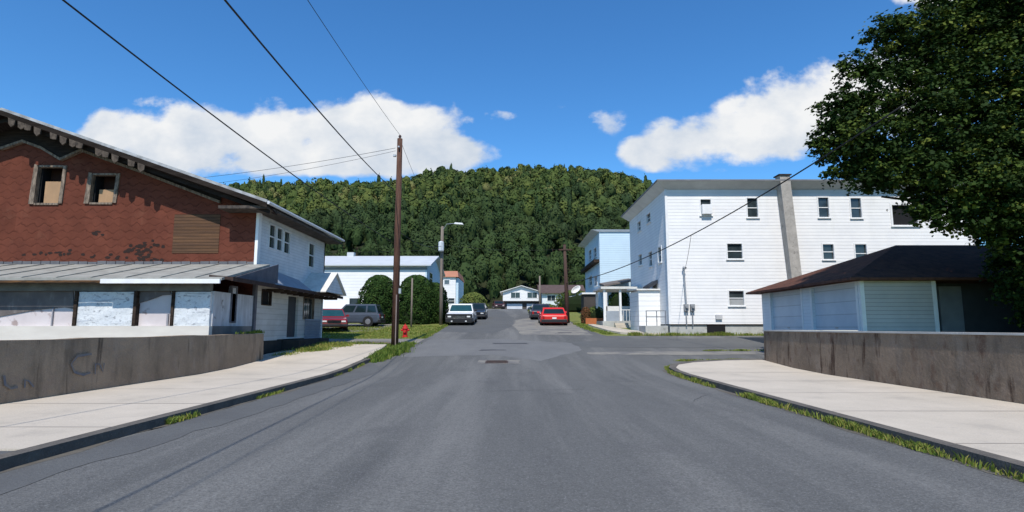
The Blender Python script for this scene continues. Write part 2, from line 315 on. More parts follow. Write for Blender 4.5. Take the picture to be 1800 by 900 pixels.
# ------------------------------------------------------------------ object helpers
class MB:
    def __init__(s): s.v = []; s.f = []; s.m = []

    def add(s, vs, fs, mi=0):
        o = len(s.v); s.v += [tuple(v) for v in vs]; s.f += [tuple(i + o for i in f) for f in fs]; s.m += [mi] * len(fs); return s

    def box(s, a, b, mi=0):
        (x0, y0, z0), (x1, y1, z1) = a, b
        return s.add([(x0, y0, z0), (x1, y0, z0), (x1, y1, z0), (x0, y1, z0), (x0, y0, z1), (x1, y0, z1), (x1, y1, z1), (x0, y1, z1)],
                     [(0, 3, 2, 1), (4, 5, 6, 7), (0, 1, 5, 4), (1, 2, 6, 5), (2, 3, 7, 6), (3, 0, 4, 7)], mi)

    def hexa(s, lo, hi, mi=0):            # two quads (bottom loop, top loop)
        return s.add(list(lo) + list(hi), [(0, 3, 2, 1), (4, 5, 6, 7), (0, 1, 5, 4), (1, 2, 6, 5), (2, 3, 7, 6), (3, 0, 4, 7)], mi)

    def slab(s, quad, th, mi=0):          # thick sheet: quad is the top face, th a vector to the bottom
        th = Vector(th); q = [Vector(p) for p in quad]; n = len(q)
        vs = q + [p + th for p in q]
        fs = [tuple(range(n)), tuple(range(2 * n - 1, n - 1, -1))] + [(i, i + n, (i + 1) % n + n, (i + 1) % n) for i in range(n)]
        return s.add(vs, fs, mi)

    def tube(s, pts, rad, n=8, mi=0, caps=True):
        pts = [Vector(p) for p in pts]; rs = rad if isinstance(rad, (list, tuple)) else [rad] * len(pts)
        rings = []; up0 = None
        for i, p in enumerate(pts):
            d = (pts[min(i + 1, len(pts) - 1)] - pts[max(i - 1, 0)]).normalized()
            a = Vector((1, 0, 0)) if abs(d.x) < .8 else Vector((0, 1, 0))
            e1 = d.cross(a).normalized(); e2 = d.cross(e1).normalized()
            rings.append([p + (e1 * math.cos(2 * math.pi * k / n) + e2 * math.sin(2 * math.pi * k / n)) * rs[i] for k in range(n)])
        vs = [v for r in rings for v in r]; fs = []
        for i in range(len(rings) - 1):
            for k in range(n): fs.append((i * n + k, i * n + (k + 1) % n, (i + 1) * n + (k + 1) % n, (i + 1) * n + k))
        if caps: fs += [tuple(range(n))[::-1], tuple(range((len(rings) - 1) * n, len(rings) * n))]
        return s.add(vs, fs, mi)

    def mesh(s, name, mats):
        me = bpy.data.meshes.new(name); me.from_pydata(s.v, [], s.f)
        for m in (mats if isinstance(mats, (list, tuple)) else [mats]): me.materials.append(m)
        if any(s.m): me.polygons.foreach_set('material_index', s.m)
        me.update(); return me

    def build(s, name, mats, parent=None, label=None, smooth=False, bevel=0):
        o = bpy.data.objects.new(name, s.mesh(name, mats)); COL.objects.link(o)
        if parent is not None: attach(o, parent)
        if label: o['label'] = label
        if smooth:
            for p in o.data.polygons: p.use_smooth = True
        if bevel:
            b = o.modifiers.new('bevel', 'BEVEL'); b.width = bevel; b.segments = 2; b.limit_method = 'ANGLE'; b.angle_limit = R(35)
        return o


WM = {}


def attach(o, parent):
    o.parent = parent
    W = WM.get(parent.name)
    if W is not None: o.matrix_parent_inverse = W.inverted()


def thing(name, label, cat, loc=(0, 0, 0), group=None, rz=0, local=False):
    o = bpy.data.objects.new(name, None); COL.objects.link(o); o.location = loc; o.rotation_euler = (0, 0, rz)
    o.empty_display_size = .2
    o['label'] = label; o['category'] = cat
    if group: o['group'] = group
    if not local: WM[o.name] = Matrix.Translation(Vector(loc)) @ Matrix.Rotation(rz, 4, 'Z')
    return o


def tag(o, label=None, cat=None, group=None, kind=None):
    for k, v in (('label', label), ('category', cat), ('group', group), ('kind', kind)):
        if v: o[k] = v
    return o


def struct(o): o['kind'] = 'structure'; return o


# ---- walls with real openings
def plate(plane, c, outer, holes, th):
    """outer/holes: lists of (a, z); plane 'y': a is x, at y=c; plane 'x': a is y, at x=c. th: signed thickness inward."""
    mb = MB()
    P3 = (lambda a, z, d: (a, c + d, z)) if plane == 'y' else (lambda a, z, d: (c + d, a, z))
    loops = [outer] + [[(x0, z0), (x1, z0), (x1, z1), (x0, z1)] for x0, z0, x1, z1 in holes]
    flat = [p for l in loops for p in l]
    tris = tessellate_polygon([[Vector((p[0], p[1], 0)) for p in l] for l in loops])
    mb.add([P3(a, z, 0) for a, z in flat] + [P3(a, z, th) for a, z in flat],
           [tuple(t) for t in tris] + [tuple(i + len(flat) for i in t) for t in tris])
    o = 0
    for l in loops:
        n = len(l)
        mb.f += [(o + i, o + (i + 1) % n, o + (i + 1) % n + len(flat), o + i + len(flat)) for i in range(n)]; mb.m += [0] * n
        o += n
    return mb


def rectpx(plane, c, x0, y0, x1, y1):
    fn = on_y if plane == 'y' else on_x
    p = fn((x0 + x1) / 2, (y0 + y1) / 2, c); a0 = fn(x0, (y0 + y1) / 2, c); a1 = fn(x1, (y0 + y1) / 2, c)
    t = fn((x0 + x1) / 2, y0, c); b = fn((x0 + x1) / 2, y1, c)
    k = 0 if plane == 'y' else 1
    lo, hi = sorted((a0[k], a1[k]))
    return (lo, b.z, hi, t.z)


def window(parent, plane, c, h, sgn, name='window', fw=.07, fm=None, gm=None, rails=1, muntin=0, dep=.10, label=None, sill=True, extra=None):
    """h = hole (a0,z0,a1,z1); sgn: +1 if inward is the + direction of the plane's axis."""
    fm = fm or trim; gm = gm or glass
    a0, z0, a1, z1 = h

    def bx(mb, p0, q0, p1, q1, d0, d1):
        d0, d1 = sorted((c + sgn * d0, c + sgn * d1))
        if plane == 'y': mb.box((p0, d0, q0), (p1, d1, q1))
        else: mb.box((d0, p0, q0), (d1, p1, q1))
    fr = MB(); o = -.035
    bx(fr, a0 - fw, z0 - fw * .6, a0 + .02, z1 + fw, o, dep - .02); bx(fr, a1 - .02, z0 - fw * .6, a1 + fw, z1 + fw, o, dep - .02)
    bx(fr, a0 + .02, z1 - .02, a1 - .02, z1 + fw, o, dep - .02); bx(fr, a0 + .02, z0 - fw * .6, a1 - .02, z0 + .02, o, dep - .02)
    root = fr.build('frame', fm)
    root.name = name
    attach(root, parent)
    if label: root['label'] = label
    pn = MB(); bx(pn, a0 + .02, z0 + .02, a1 - .02, z1 - .02, dep, dep + .02); g = pn.build('pane', gm); g.parent = root
    if rails or muntin:
        rl = MB()
        for k in range(rails):
            zz = z0 + (z1 - z0) * (k + 1) / (rails + 1); bx(rl, a0 + .02, zz - .025, a1 - .02, zz + .025, dep - .045, dep - .003)
        for k in range(muntin):
            aa = a0 + (a1 - a0) * (k + 1) / (muntin + 1); bx(rl, aa - .02, z0 + .02, aa + .02, z1 - .02, dep - .06, dep - .046)
        r = rl.build('sash_rail', fm); r.parent = root
    if sill:
        sl = MB(); bx(sl, a0 - fw - .03, z0 - fw * .6 - .05, a1 + fw + .03, z0 - fw * .6 - .002, -.09, .05); r = sl.build('sill', fm); r.parent = root
    if extra:
        frac, em = extra
        e = MB(); bx(e, a0 + .025, z0 + .025, a1 - .025, z0 + (z1 - z0) * frac, dep - .03, dep - .004); r = e.build('blind', em); r.parent = root
    return root


# ---- ground profile (depends on distance up the street only, with knots that every sheet shares)
KN = [(-80, 0), (0, 0), (18, 0), (20, .05), (22, .16), (24, .29), (27, .49), (30, .70), (33.5, .945), (36, 1.12), (40, 1.40), (45, 1.75), (50, 2.10), (60, 2.8), (72, 3.62), (78, 3.92), (90, 4.42), (105, 4.9), (125, 5.4), (400, 6), (3000, 6)]


def gz(y):
    for (a, za), (b, zb) in zip(KN, KN[1:]):
        if y <= b: return za + (zb - za) * (y - a) / (b - a)
    return KN[-1][1]


def strip(L_, dz, extra=(), y_step=None):
    """sheet between left(y) and right(y), given as knots [(y, xl, xr)], following the ground."""
    ys = sorted(set([k[0] for k in L_] + [k[0] for k in KN if L_[0][0] < k[0] < L_[-1][0]]))
    vs = []; fs = []
    for y in ys:
        for (a, l0, r0), (b, l1, r1) in zip(L_, L_[1:]):
            if y <= b or b == L_[-1][0]:
                t = (y - a) / (b - a); l = l0 + (l1 - l0) * t; r = r0 + (r1 - r0) * t
                if y <= b: break
        vs += [(l, y, gz(y) + dz), (r, y, gz(y) + dz)]
    for i in range(len(ys) - 1): fs.append((2 * i, 2 * i + 1, 2 * i + 3, 2 * i + 2))
    return MB().add(vs, fs)


def raised(L_, h, z0=-.25):
    """closed block whose top follows the ground at +h"""
    t = strip(L_, h); n = len(t.v) // 2
    vs = t.v + [(x, y, z - h + z0) for x, y, z in t.v]; N_ = len(t.v); fs = list(t.f)
    for i in range(n - 1):
        fs.append((2 * i, 2 * i + 2, 2 * i + 2 + N_, 2 * i + N_)); fs.append((2 * i + 1, 2 * i + 1 + N_, 2 * i + 3 + N_, 2 * i + 3))
    fs.append((0, N_, N_ + 1, 1)); fs.append((N_ - 2, N_ - 1, 2 * N_ - 1, 2 * N_ - 2))
    return MB().add(vs, fs)


# ================================================================== GROUND
g = strip([(-80, -1500, 1500), (2900, -1500, 1500)], 0)
struct(g.build('ground', grass_g))
# main road
struct(strip([(-20, -5.7, 5.35), (18, -5.7, 5.5), (20.5, -5.7, 5.95), (21.8, -5.68, 7.4), (22.8, -5.6, 10.5), (23.2, -5.55, 12), (23.3, -5.55, 5.6), (27.5, -5.0, 5.6), (31, -5.05, 5.6), (33.5, -5.0, 6.2), (36, -5.0, 5.6), (44, -4.95, 5.1), (78, -4.9, 4.9), (124, -5.5, 5.5)], .012).build('road', asphalt))
struct(strip([(23.2, 5.35, 60), (35.2, 5.55, 60)], .008).build('cross_street', asphalt))
struct(strip([(30.6, -60, -4.9), (33.2, -60, -4.9)], .008).build('side_lane', asphalt_pale))
# worn, paler and darker areas of paving with uneven outlines


def blob(name, pts, dz, mat):
    mb = MB(); rnd = random.Random(len(name) * 7 + len(pts)); vs = []
    n = len(pts)
    for i in range(n):
        a, b = Vector(pts[i]), Vector(pts[(i + 1) % n]); L = (b - a).length; k = max(2, int(L / .5)); nrm = Vector((-(b - a).y, (b - a).x)).normalized()
        for j in range(k):
            p = a + (b - a) * (j / k) + nrm * rnd.uniform(-.09, .09); vs.append(p)
    # fan over a fine row clip so the sheet follows the slope
    ys = [k_[0] for k_ in KN if min(p.y for p in vs) < k_[0] < max(p.y for p in vs)]
    polys = [vs]
    for y in ys:
        out = []
        for pl in polys:
            for side in (0, 1):
                q = []
                for i in range(len(pl)):
                    a, b = pl[i], pl[(i + 1) % len(pl)]
                    ia = (a.y <= y) if side == 0 else (a.y >= y); ib = (b.y <= y) if side == 0 else (b.y >= y)
                    if ia: q.append(a)
                    if ia != ib and abs(b.y - a.y) > 1e-9: q.append(a + (b - a) * ((y - a.y) / (b.y - a.y)))
                if len(q) > 2: out.append(q)
        polys = out
    for pl in polys:
        tr = tessellate_polygon([[Vector((p.x, p.y, 0)) for p in pl]])
        mb.add([(p.x, p.y, gz(p.y) + dz) for p in pl], [tuple(t) for t in tr])
    return struct(mb.build(name, mat))


blob('road_patch_pale', [(.6, 36), (5.0, 35.5), (4.9, 52), (2.2, 56), (.3, 52), (.1, 44)], .018, asphalt_pale)
blob('road_patch_dark', [(-4.9, 38.5), (-1.2, 37), (0, 43), (.2, 54), (-1.0, 70), (-4.8, 70)], .017, asphalt_new)
blob('road_patch_strip', [(3.4, 25.5), (7.2, 25.2), (12.5, 25.6), (12.5, 26.5), (6.6, 26.7), (3.5, 26.3)], .018, asphalt_pale)
blob('road_patch_lane', [(3.6, 28.5), (14, 28.2), (18, 33.5), (6.4, 33.2), (3.2, 31)], .016, asphalt_new)
blob('road_patch_far', [(-4.7, 24.5), (-.8, 25.4), (1.1, 23.2), (3.4, 27.3), (3.2, 30.6), (-.5, 33), (-4.8, 32.5)], .015, M('asphalt_mid', (.178, .179, .175), (.145, .146, .145), scale=.8, stretch=(1, .5, 1), rough=.92, bump=.4, speckle=.4))
blob('road_seam_left', [(-5.6, 3), (-5.0, 3), (-4.75, 12), (-4.7, 21), (-5.6, 23)], .017, asphalt_new)
for i, pl in enumerate([[(-.9, 30.2), (.9, 30.1), (.8, 30.6), (-1.0, 30.6)], [(-1.6, 27.0), (-.2, 27.2), (-.4, 27.45), (-1.5, 27.4)], [(3.0, 37.2), (3.9, 37.2), (3.9, 37.8), (2.9, 37.7)]]):
    blob('tar_patch', pl, .022, M('tar', (.07, .07, .078), rough=.9))

crk = M('crack_filler', (.06, .06, .065), rough=.9); rc_ = random.Random(21)
for (cx_, cy_, dx_, dy_, n_) in ((-.6, 14.5, 1.0, .12, 9), (1.8, 17.5, .9, -.3, 7), (3.9, 12.5, .4, .8, 5)):
    mb = MB(); x_, y_c = cx_, cy_; prev = None
    for k in range(n_):
        w_c = .007 + .006 * rc_.random(); a_c = (x_ - w_c * dy_, y_c + w_c * dx_); b_c = (x_ + w_c * dy_, y_c - w_c * dx_)
        if prev: mb.add([(*prev[0], gz(prev[0][1]) + .0165), (*prev[1], gz(prev[1][1]) + .0165), (*b_c, gz(b_c[1]) + .0165), (*a_c, gz(a_c[1]) + .0165)], [(0, 1, 2, 3)])
        prev = (a_c, b_c); x_ += dx_ * .35 + rc_.uniform(-.12, .12); y_c += dy_ * .35 + rc_.uniform(-.1, .1)
    struct(mb.build('road_crack', crk))
# kerbs and sidewalks (z steps of 0.14 m)
KH = .15
struct(raised([(-12, -5.88, -5.68), (22.2, -5.88, -5.66), (27.3, -5.25, -5.05)], KH).build('kerb_left', kerbmat))
struct(raised([(7.1, -9.9, -5.885), (21.9, -9.9, -5.885), (22.3, -10.4, -5.87), (24.6, -10.45, -5.95), (27.4, -9.4, -6.1)], KH - .006).build('sidewalk_left', walkmat))
struct(raised([(27.4, -9.35, -6.1), (28.7, -8.1, -6.25)], KH - .008).build('sidewalk_left_end', walkmat))
struct(raised([(-12, -9.9, -5.885), (7.097, -9.9, -5.885)], KH - .03).build('driveway_apron', asphalt_new))
# right: rounded corner
kr = [(-12, 5.35, 5.55), (19.2, 5.38, 5.58), (20.2, 5.48, 5.72), (21.0, 5.75, 6.05), (21.7, 6.3, 6.8), (22.3, 7.2, 8.2), (22.75, 8.9, 12.0)]
sk = [(-12, 5.555, 9.75), (19.2, 5.585, 9.75), (20.2, 5.725, 9.75), (21.0, 6.055, 9.75), (21.7, 6.805, 12.2), (22.3, 8.205, 12.2), (22.6, 9.8, 12.2)]
struct(raised(kr, KH).build('kerb_right', kerbmat))
struct(raised(sk, KH - .006).build('sidewalk_right', walkmat))
# joints cut across the sidewalks
for name, xs, ys in (('sidewalk_joints_left', (-9.68, -5.89), [8.6, 11.2, 13.8, 16.4, 19.0, 21.4]), ('sidewalk_joints_right', (5.6, 9.72), [4.6, 7.4, 10.2, 13.0, 15.8, 18.6])):
    mb = MB()
    for y in ys: mb.add([(xs[0], y, gz(y) + KH - .002), (xs[1], y + random.uniform(-.03, .03), gz(y) + KH - .002), (xs[1], y + .022, gz(y + .02) + KH - .002), (xs[0], y + .022, gz(y + .02) + KH - .002)], [(0, 1, 2, 3)])
    struct(mb.build(name, M('joint', (.43, .385, .335), rough=.95)))
blob('gutter_dirt_right', [(5.22, 3.5), (5.36, 3.5), (5.36, 19), (5.5, 20.4), (5.36, 20.4), (5.24, 19), (5.30, 16), (5.22, 14), (5.29, 11.5), (5.2, 9), (5.27, 6)], .016, M('gutter_silt', (.10, .09, .075), (.13, .12, .10), scale=5, rough=.95))
blob('gutter_dirt_left', [(-5.69, 5), (-5.55, 5), (-5.62, 12), (-5.5, 14), (-5.62, 16), (-5.58, 22), (-5.69, 22.2)], .019, MATS['gutter_silt'])
# far right corner walk
blob('corner_curb', [(5.15, 44.5), (5.6, 40), (6.4, 37.2), (8.4, 35.3), (9.2, 35.4), (9.3, 36.2), (7.5, 38), (6.3, 42), (6.2, 52), (5.1, 52)], .02, grass_g)
w_ = [(35.55, 7.9, 9.5), (36.6, 6.9, 9.3), (38.5, 6.4, 7.9), (42.5, 6.0, 6.9), (44.5, 5.9, 6.3)]
struct(raised(w_, .12).build('sidewalk_corner', walkmat))
# dark paved yard with parked cars beyond the lawn
struct(strip([(38.4, -40, -9.3), (46.5, -40, -9.3)], .006).build('parking_yard', asphalt_pale))
struct(strip([(22.3, -10.58, -9.2), (24.6, -10.58, -9.0), (27.2, -10.58, -8.0), (30.5, -10.6, -6)], .09).build('dirt_bed', soil))
struct(strip([(88, -6, -1.6), (106, -9, -3.4)], .03).build('concrete_drive', walkmat))

# ================================================================== HILL
YC = 330.0; FT = 9.0
crest = [(-900, 430), (-400, 400), (0, 360), (400, 329), (450, 321), (540, 325), (620, 324), (700, 320), (740, 307), (765, 299), (850, 301), (930, 297), (1010, 297), (1080, 304), (1105, 318), (1135, 345), (1200, 385), (1300, 410), (1500, 470), (2000, 520), (2600, 540)]
CX = np.array([(p - 900) / F * YC for p, q in crest]); CZ = np.array([EYE + on_y(900, q, YC).z - EYE - FT for p, q in crest])


def hill(x, y):
    x = np.asarray(x, float); y = np.asarray(y, float)
    zc = np.interp(x, CX, CZ)
    t = np.clip((y - 122) / (YC - 122), 0, 1)
    h = 5.2 + (zc - 5.2) * (t ** .92)
    back = np.clip((y - YC) / 300, 0, 1)
    h = h * (1 - .55 * back * back * (3 - 2 * back))
    h = h + (2.2 * np.sin(x * .043 + y * .021) + 1.6 * np.sin(x * .09 - y * .06 + 1.3)) * np.clip(t * 2, 0, 1) * np.clip(1.15 - t, .12, 1)
    return np.where(y < 120, 4.6, h)


xs = np.linspace(-560, 560, 90); ys = np.concatenate([np.linspace(121, 340, 46), np.linspace(350, 900, 16)])
XX, YY = np.meshgrid(xs, ys); ZZ = hill(XX, YY)
vs = np.stack([XX.ravel(), YY.ravel(), ZZ.ravel()], 1); nx = len(xs)
fs = [(j * nx + i, j * nx + i + 1, (j + 1) * nx + i + 1, (j + 1) * nx + i) for j in range(len(ys) - 1) for i in range(nx - 1)]
struct(MB().add([tuple(v) for v in vs], fs).build('hills', hillmat))


def leafmesh(name, cen, nrm, size, tint, mat, parent=None, aspect=.62, jitter=.0):
    """many small diamond leaves in one mesh. cen (n,3), nrm (n,3) rough normals, size (n,), tint (n,)"""
    n = len(cen)
    nr = nrm / (np.linalg.norm(nrm, axis=1, keepdims=True) + 1e-9)
    a = RNG.normal(size=(n, 3)); a -= nr * (a * nr).sum(1, keepdims=True); a /= np.linalg.norm(a, axis=1, keepdims=True) + 1e-9
    b = np.cross(nr, a); s = size[:, None]
    v = np.stack([cen - a * s, cen - b * s * aspect + nr * s * .12, cen + a * s, cen + b * s * aspect + nr * s * .12], 1).reshape(-1, 3)
    me = bpy.data.meshes.new(name); me.vertices.add(4 * n); me.vertices.foreach_set('co', v.astype(np.float32).ravel())
    me.loops.add(4 * n); me.loops.foreach_set('vertex_index', np.arange(4 * n, dtype=np.int32))
    me.polygons.add(n); me.polygons.foreach_set('loop_start', np.arange(0, 4 * n, 4, dtype=np.int32))
    at = me.attributes.new('tint', 'FLOAT', 'FACE'); at.data.foreach_set('value', np.clip(tint, 0, 1).astype(np.float32))
    me.materials.append(mat); me.update(); me.validate()
    o = bpy.data.objects.new(name, me); COL.objects.link(o)
    if parent is not None: attach(o, parent)
    return o


def sph(n):
    v = RNG.normal(size=(n, 3)); return v / np.linalg.norm(v, axis=1, keepdims=True)


# forest: every crown is a rounded heap of leaf clumps with a lit top and shaded flanks
def crown_template(n_leaf, conif=False):
    k = 5
    lob = RNG.normal(size=(k, 3)) * np.array([.30, .30, .16]); lob[0] = 0
    rad = RNG.uniform(.45, .66, k); rad[0] = .82
    if conif: lob = np.stack([np.zeros(k), np.zeros(k), np.linspace(-.6, 1.0, k)], 1); rad = np.linspace(.7, .16, k)
    w = rad ** 2 / (rad ** 2).sum(); idx = RNG.choice(k, n_leaf, p=w)
    d = sph(n_leaf); d[:, 2] = np.where(d[:, 2] < -.25, -d[:, 2], d[:, 2])
    p = lob[idx] + d * rad[idx][:, None] * RNG.uniform(.90, 1.06, n_leaf)[:, None]
    return p, d


tmpl = [crown_template(125) for _ in range(9)] + [crown_template(80, True)]
near_t = [crown_template(330) for _ in range(5)]
pts = []
y = 116.0
while y < 352:
    sp_ = 4.2 + (y - 116) * .006
    half = min(1.05 * y, 300)
    for x in np.arange(-half, half, sp_): pts.append((x + RNG.uniform(-1.5, 1.5), y + RNG.uniform(-1.7, 1.7)))
    y += sp_ * .98
pts = np.array(pts)
sx = pts[:, 0] / pts[:, 1]
keep = (sx > -.62) & (sx < .42) & ~((sx < -.40) & (pts[:, 1] < 215)) & ~((sx > .32) & (pts[:, 1] < 200)); pts = pts[keep]
hz = hill(pts[:, 0], pts[:, 1])
species = np.sin(pts[:, 0] * .035 + 1.1) * np.cos(pts[:, 1] * .045 + pts[:, 0] * .012)     # stands of one kind
cen = []; nrm = []; siz = []; tin = []
NU, NV = 9, 5                                   # solid leafy body of each crown
th_ = np.linspace(0, 2 * math.pi, NU, endpoint=False); ph_ = np.linspace(-.9, math.pi / 2 - .12, NV)
UV = np.array([[math.cos(t) * math.cos(p), math.sin(t) * math.cos(p), math.sin(p)] for p in ph_ for t in th_])
UF = np.array([[j * NU + i, j * NU + (i + 1) % NU, (j + 1) * NU + (i + 1) % NU, (j + 1) * NU + i] for j in range(NV - 1) for i in range(NU)])
bv = []; bt = []
for (x, y), z, spc in zip(pts, hz, species):
    ti = RNG.integers(0, 9) if RNG.random() > .16 else 9
    near = y < 185 and -.46 < x / y < .30
    p, d = near_t[ti % 5] if (near and ti < 9) else tmpl[ti]
    r = RNG.uniform(1.7, 3.3) * (1.1 if y > 240 else 1.0); hh = r * RNG.uniform(1.05, 1.5)
    if ti == 9: r *= .75; hh = r * 2.1
    a = RNG.uniform(0, 6.28); ca, sa = math.cos(a), math.sin(a)
    q = np.stack([(p[:, 0] * ca - p[:, 1] * sa) * r, (p[:, 0] * sa + p[:, 1] * ca) * r, p[:, 2] * hh], 1)
    dd = np.stack([d[:, 0] * ca - d[:, 1] * sa, d[:, 0] * sa + d[:, 1] * ca, d[:, 2]], 1)
    top = RNG.uniform(4.5, 8.5) + (RNG.uniform(1, 3) if RNG.random() < .1 else 0)
    cen.append(q + np.array([x, y, z + top])); nrm.append(dd * np.array([1, 1, 1.15]) + RNG.normal(size=dd.shape) * .13)
    siz.append(RNG.uniform(.34, .62, len(p)) * (r / 2.7) * (.56 if near and ti < 9 else 1.0)); base = np.clip(RNG.normal(.46 + .16 * spc, .24), 0, 1)
    if ti == 9: base *= .25
    if near: base *= .22
    tin.append(np.clip(base + RNG.normal(0, .05, len(p)), 0, 1))
    kk = (.72 if ti < 9 else .42) * (.86 if near else 1.0); dsp = 1 + RNG.normal(0, .16, (len(UV), 1))
    bv.append(UV * np.array([r * kk, r * kk, hh * .80]) * dsp + np.array([x, y, z + top])); bt.append(np.full(len(UF), base * .9))
cen = np.concatenate(cen); nrm = np.concatenate(nrm); siz = np.concatenate(siz); tin = np.concatenate(tin)
nb = len(bv); bvv = np.concatenate(bv); bff = np.concatenate([UF + k * len(UV) for k in range(nb)])
me = bpy.data.meshes.new('forest_crowns'); me.vertices.add(len(bvv)); me.vertices.foreach_set('co', bvv.astype(np.float32).ravel())
me.loops.add(4 * len(bff)); me.loops.foreach_set('vertex_index', bff.astype(np.int32).ravel()); me.polygons.add(len(bff)); me.polygons.foreach_set('loop_start', np.arange(0, 4 * len(bff), 4, dtype=np.int32))
at = me.attributes.new('tint', 'FLOAT', 'FACE'); at.data.foreach_set('value', np.concatenate(bt).astype(np.float32))
me.materials.append(leaf_forest); me.update(); me.validate()
for p_ in me.polygons: p_.use_smooth = True
fb = bpy.data.objects.new('forest_crowns', me); COL.objects.link(fb); tag(fb, 'rounded green tree crowns crowding the wooded hillside', 'forest', kind='stuff')
forest = leafmesh('forest', cen, nrm, siz, tin, leaf_forest, aspect=.8)
tag(forest, 'dense dark green mixed forest covering the hill behind the houses', 'forest', kind='stuff')
# dark masses inside each crown so that no ground or sky shows through them are trunks
tk = MB()
for (x, y), z in list(zip(pts, hz))[::4]:
    tk.add([(x - .25, y, z - 1), (x + .25, y, z - 1), (x, y + .4, z - 1), (x, y, z + 7)], [(0, 1, 3), (1, 2, 3), (2, 0, 3)])
to = tk.build('forest_trunks', bark); tag(to, 'brown tree trunks standing inside the hillside forest', 'tree trunks', kind='stuff')

# ================================================================== CONCRETE WALLS
lw = thing('concrete_wall', 'low grey-brown concrete wall with faded graffiti beside the left sidewalk', 'wall', (-9.9, 14, 0))
mb = MB(); N_ = 26; top = []
for i in range(N_ + 1):
    y = 1.0 + (22.6 - 1.0) * i / N_; top.append((y, 1.34 + .008 * math.sin(i * 1.7) + (.012 if i % 5 == 0 else 0)))
for (y0, z0), (y1, z1) in zip(top, top[1:]):
    mb.hexa([(-10.15, y0, -.3), (-9.72, y0, -.3), (-9.72, y1, -.3), (-10.15, y1, -.3)], [(-10.13, y0, z0), (-9.77, y0, z0), (-9.77, y1, z1), (-10.13, y1, z1)])
# merge so that it is one continuous skin
mb.build('wall_body', wallmat, lw)
mbx = MB().box((-14.5, 22.25, -.2), (-10.16, 22.6, 1.34)); mbx.build('end_return', wallmat, lw)


def stroke(mb, pts, w, X):       # painted stroke on the plane x = X, points (y, z)
    pts = [Vector((p[0], p[1])) for p in pts]
    L_ = []; R_ = []
    for i, p in enumerate(pts):
        d = (pts[min(i + 1, len(pts) - 1)] - pts[max(i - 1, 0)]).normalized(); n = Vector((-d.y, d.x)) * w * (.5 + .12 * math.sin(i * 2.3))
        L_.append(p + n); R_.append(p - n)
    for i in range(len(pts) - 1):
        mb.add([(X, *L_[i]), (X, *L_[i + 1]), (X, *R_[i + 1]), (X, *R_[i])], [(0, 1, 2, 3)])


def gpt(px, py): p = on_x(px, py, -9.73); return (p.y, p.z)


gm_ = MB()
stroke(gm_, [gpt(x, y) for x, y in [(160, 622), (135, 626), (124, 640), (130, 654), (146, 659), (158, 655)]], .05, -9.715)      # C
stroke(gm_, [gpt(x, y) for x, y in [(166, 658), (167, 640), (174, 640), (180, 654), (182, 638)]], .04, -9.715)                      # n
stroke(gm_, [gpt(x, y) for x, y in [(6, 660), (8, 676), (18, 683), (30, 680)]], .05, -9.715)                                      # u
stroke(gm_, [gpt(x, y) for x, y in [(42, 682), (43, 668), (50, 670), (58, 680)]], .04, -9.715)
gm_.build('graffiti', graffiti, lw)

rw = thing('concrete_wall', 'low rust-stained brown concrete wall beside the right sidewalk', 'wall', (9.9, 14, 0))
mb = MB()
ys_ = np.linspace(-6, 22.35, 24)
for y0, y1 in zip(ys_, ys_[1:]): mb.hexa([(9.75, y0, -.3), (10.15, y0, -.3), (10.15, y1, -.3), (9.75, y1, -.3)], [(9.80, y0, 1.44), (10.13, y0, 1.44), (10.13, y1, 1.44), (9.80, y1, 1.44)])
mb.box((10.152, 22.0, -.3), (13.2, 22.35, 1.44))
mb.build('wall_body', wallmat_r, rw)
cb = MB().box((9.77, -6, 1.441), (10.16, 22.38, 1.485)).box((10.162, 21.97, 1.441), (13.25, 22.38, 1.485)); cb.build('coping', capmat, rw)
# raised yard behind the right wall and behind the left wall
struct(MB().box((10.155, -6, -.2), (60, 21.96, 1.12)).build('terrace_right', grass_g))
struct(MB().box((-60, 1, -.2), (-10.16, 22.2, 1.12)).build('terrace_left', soil))

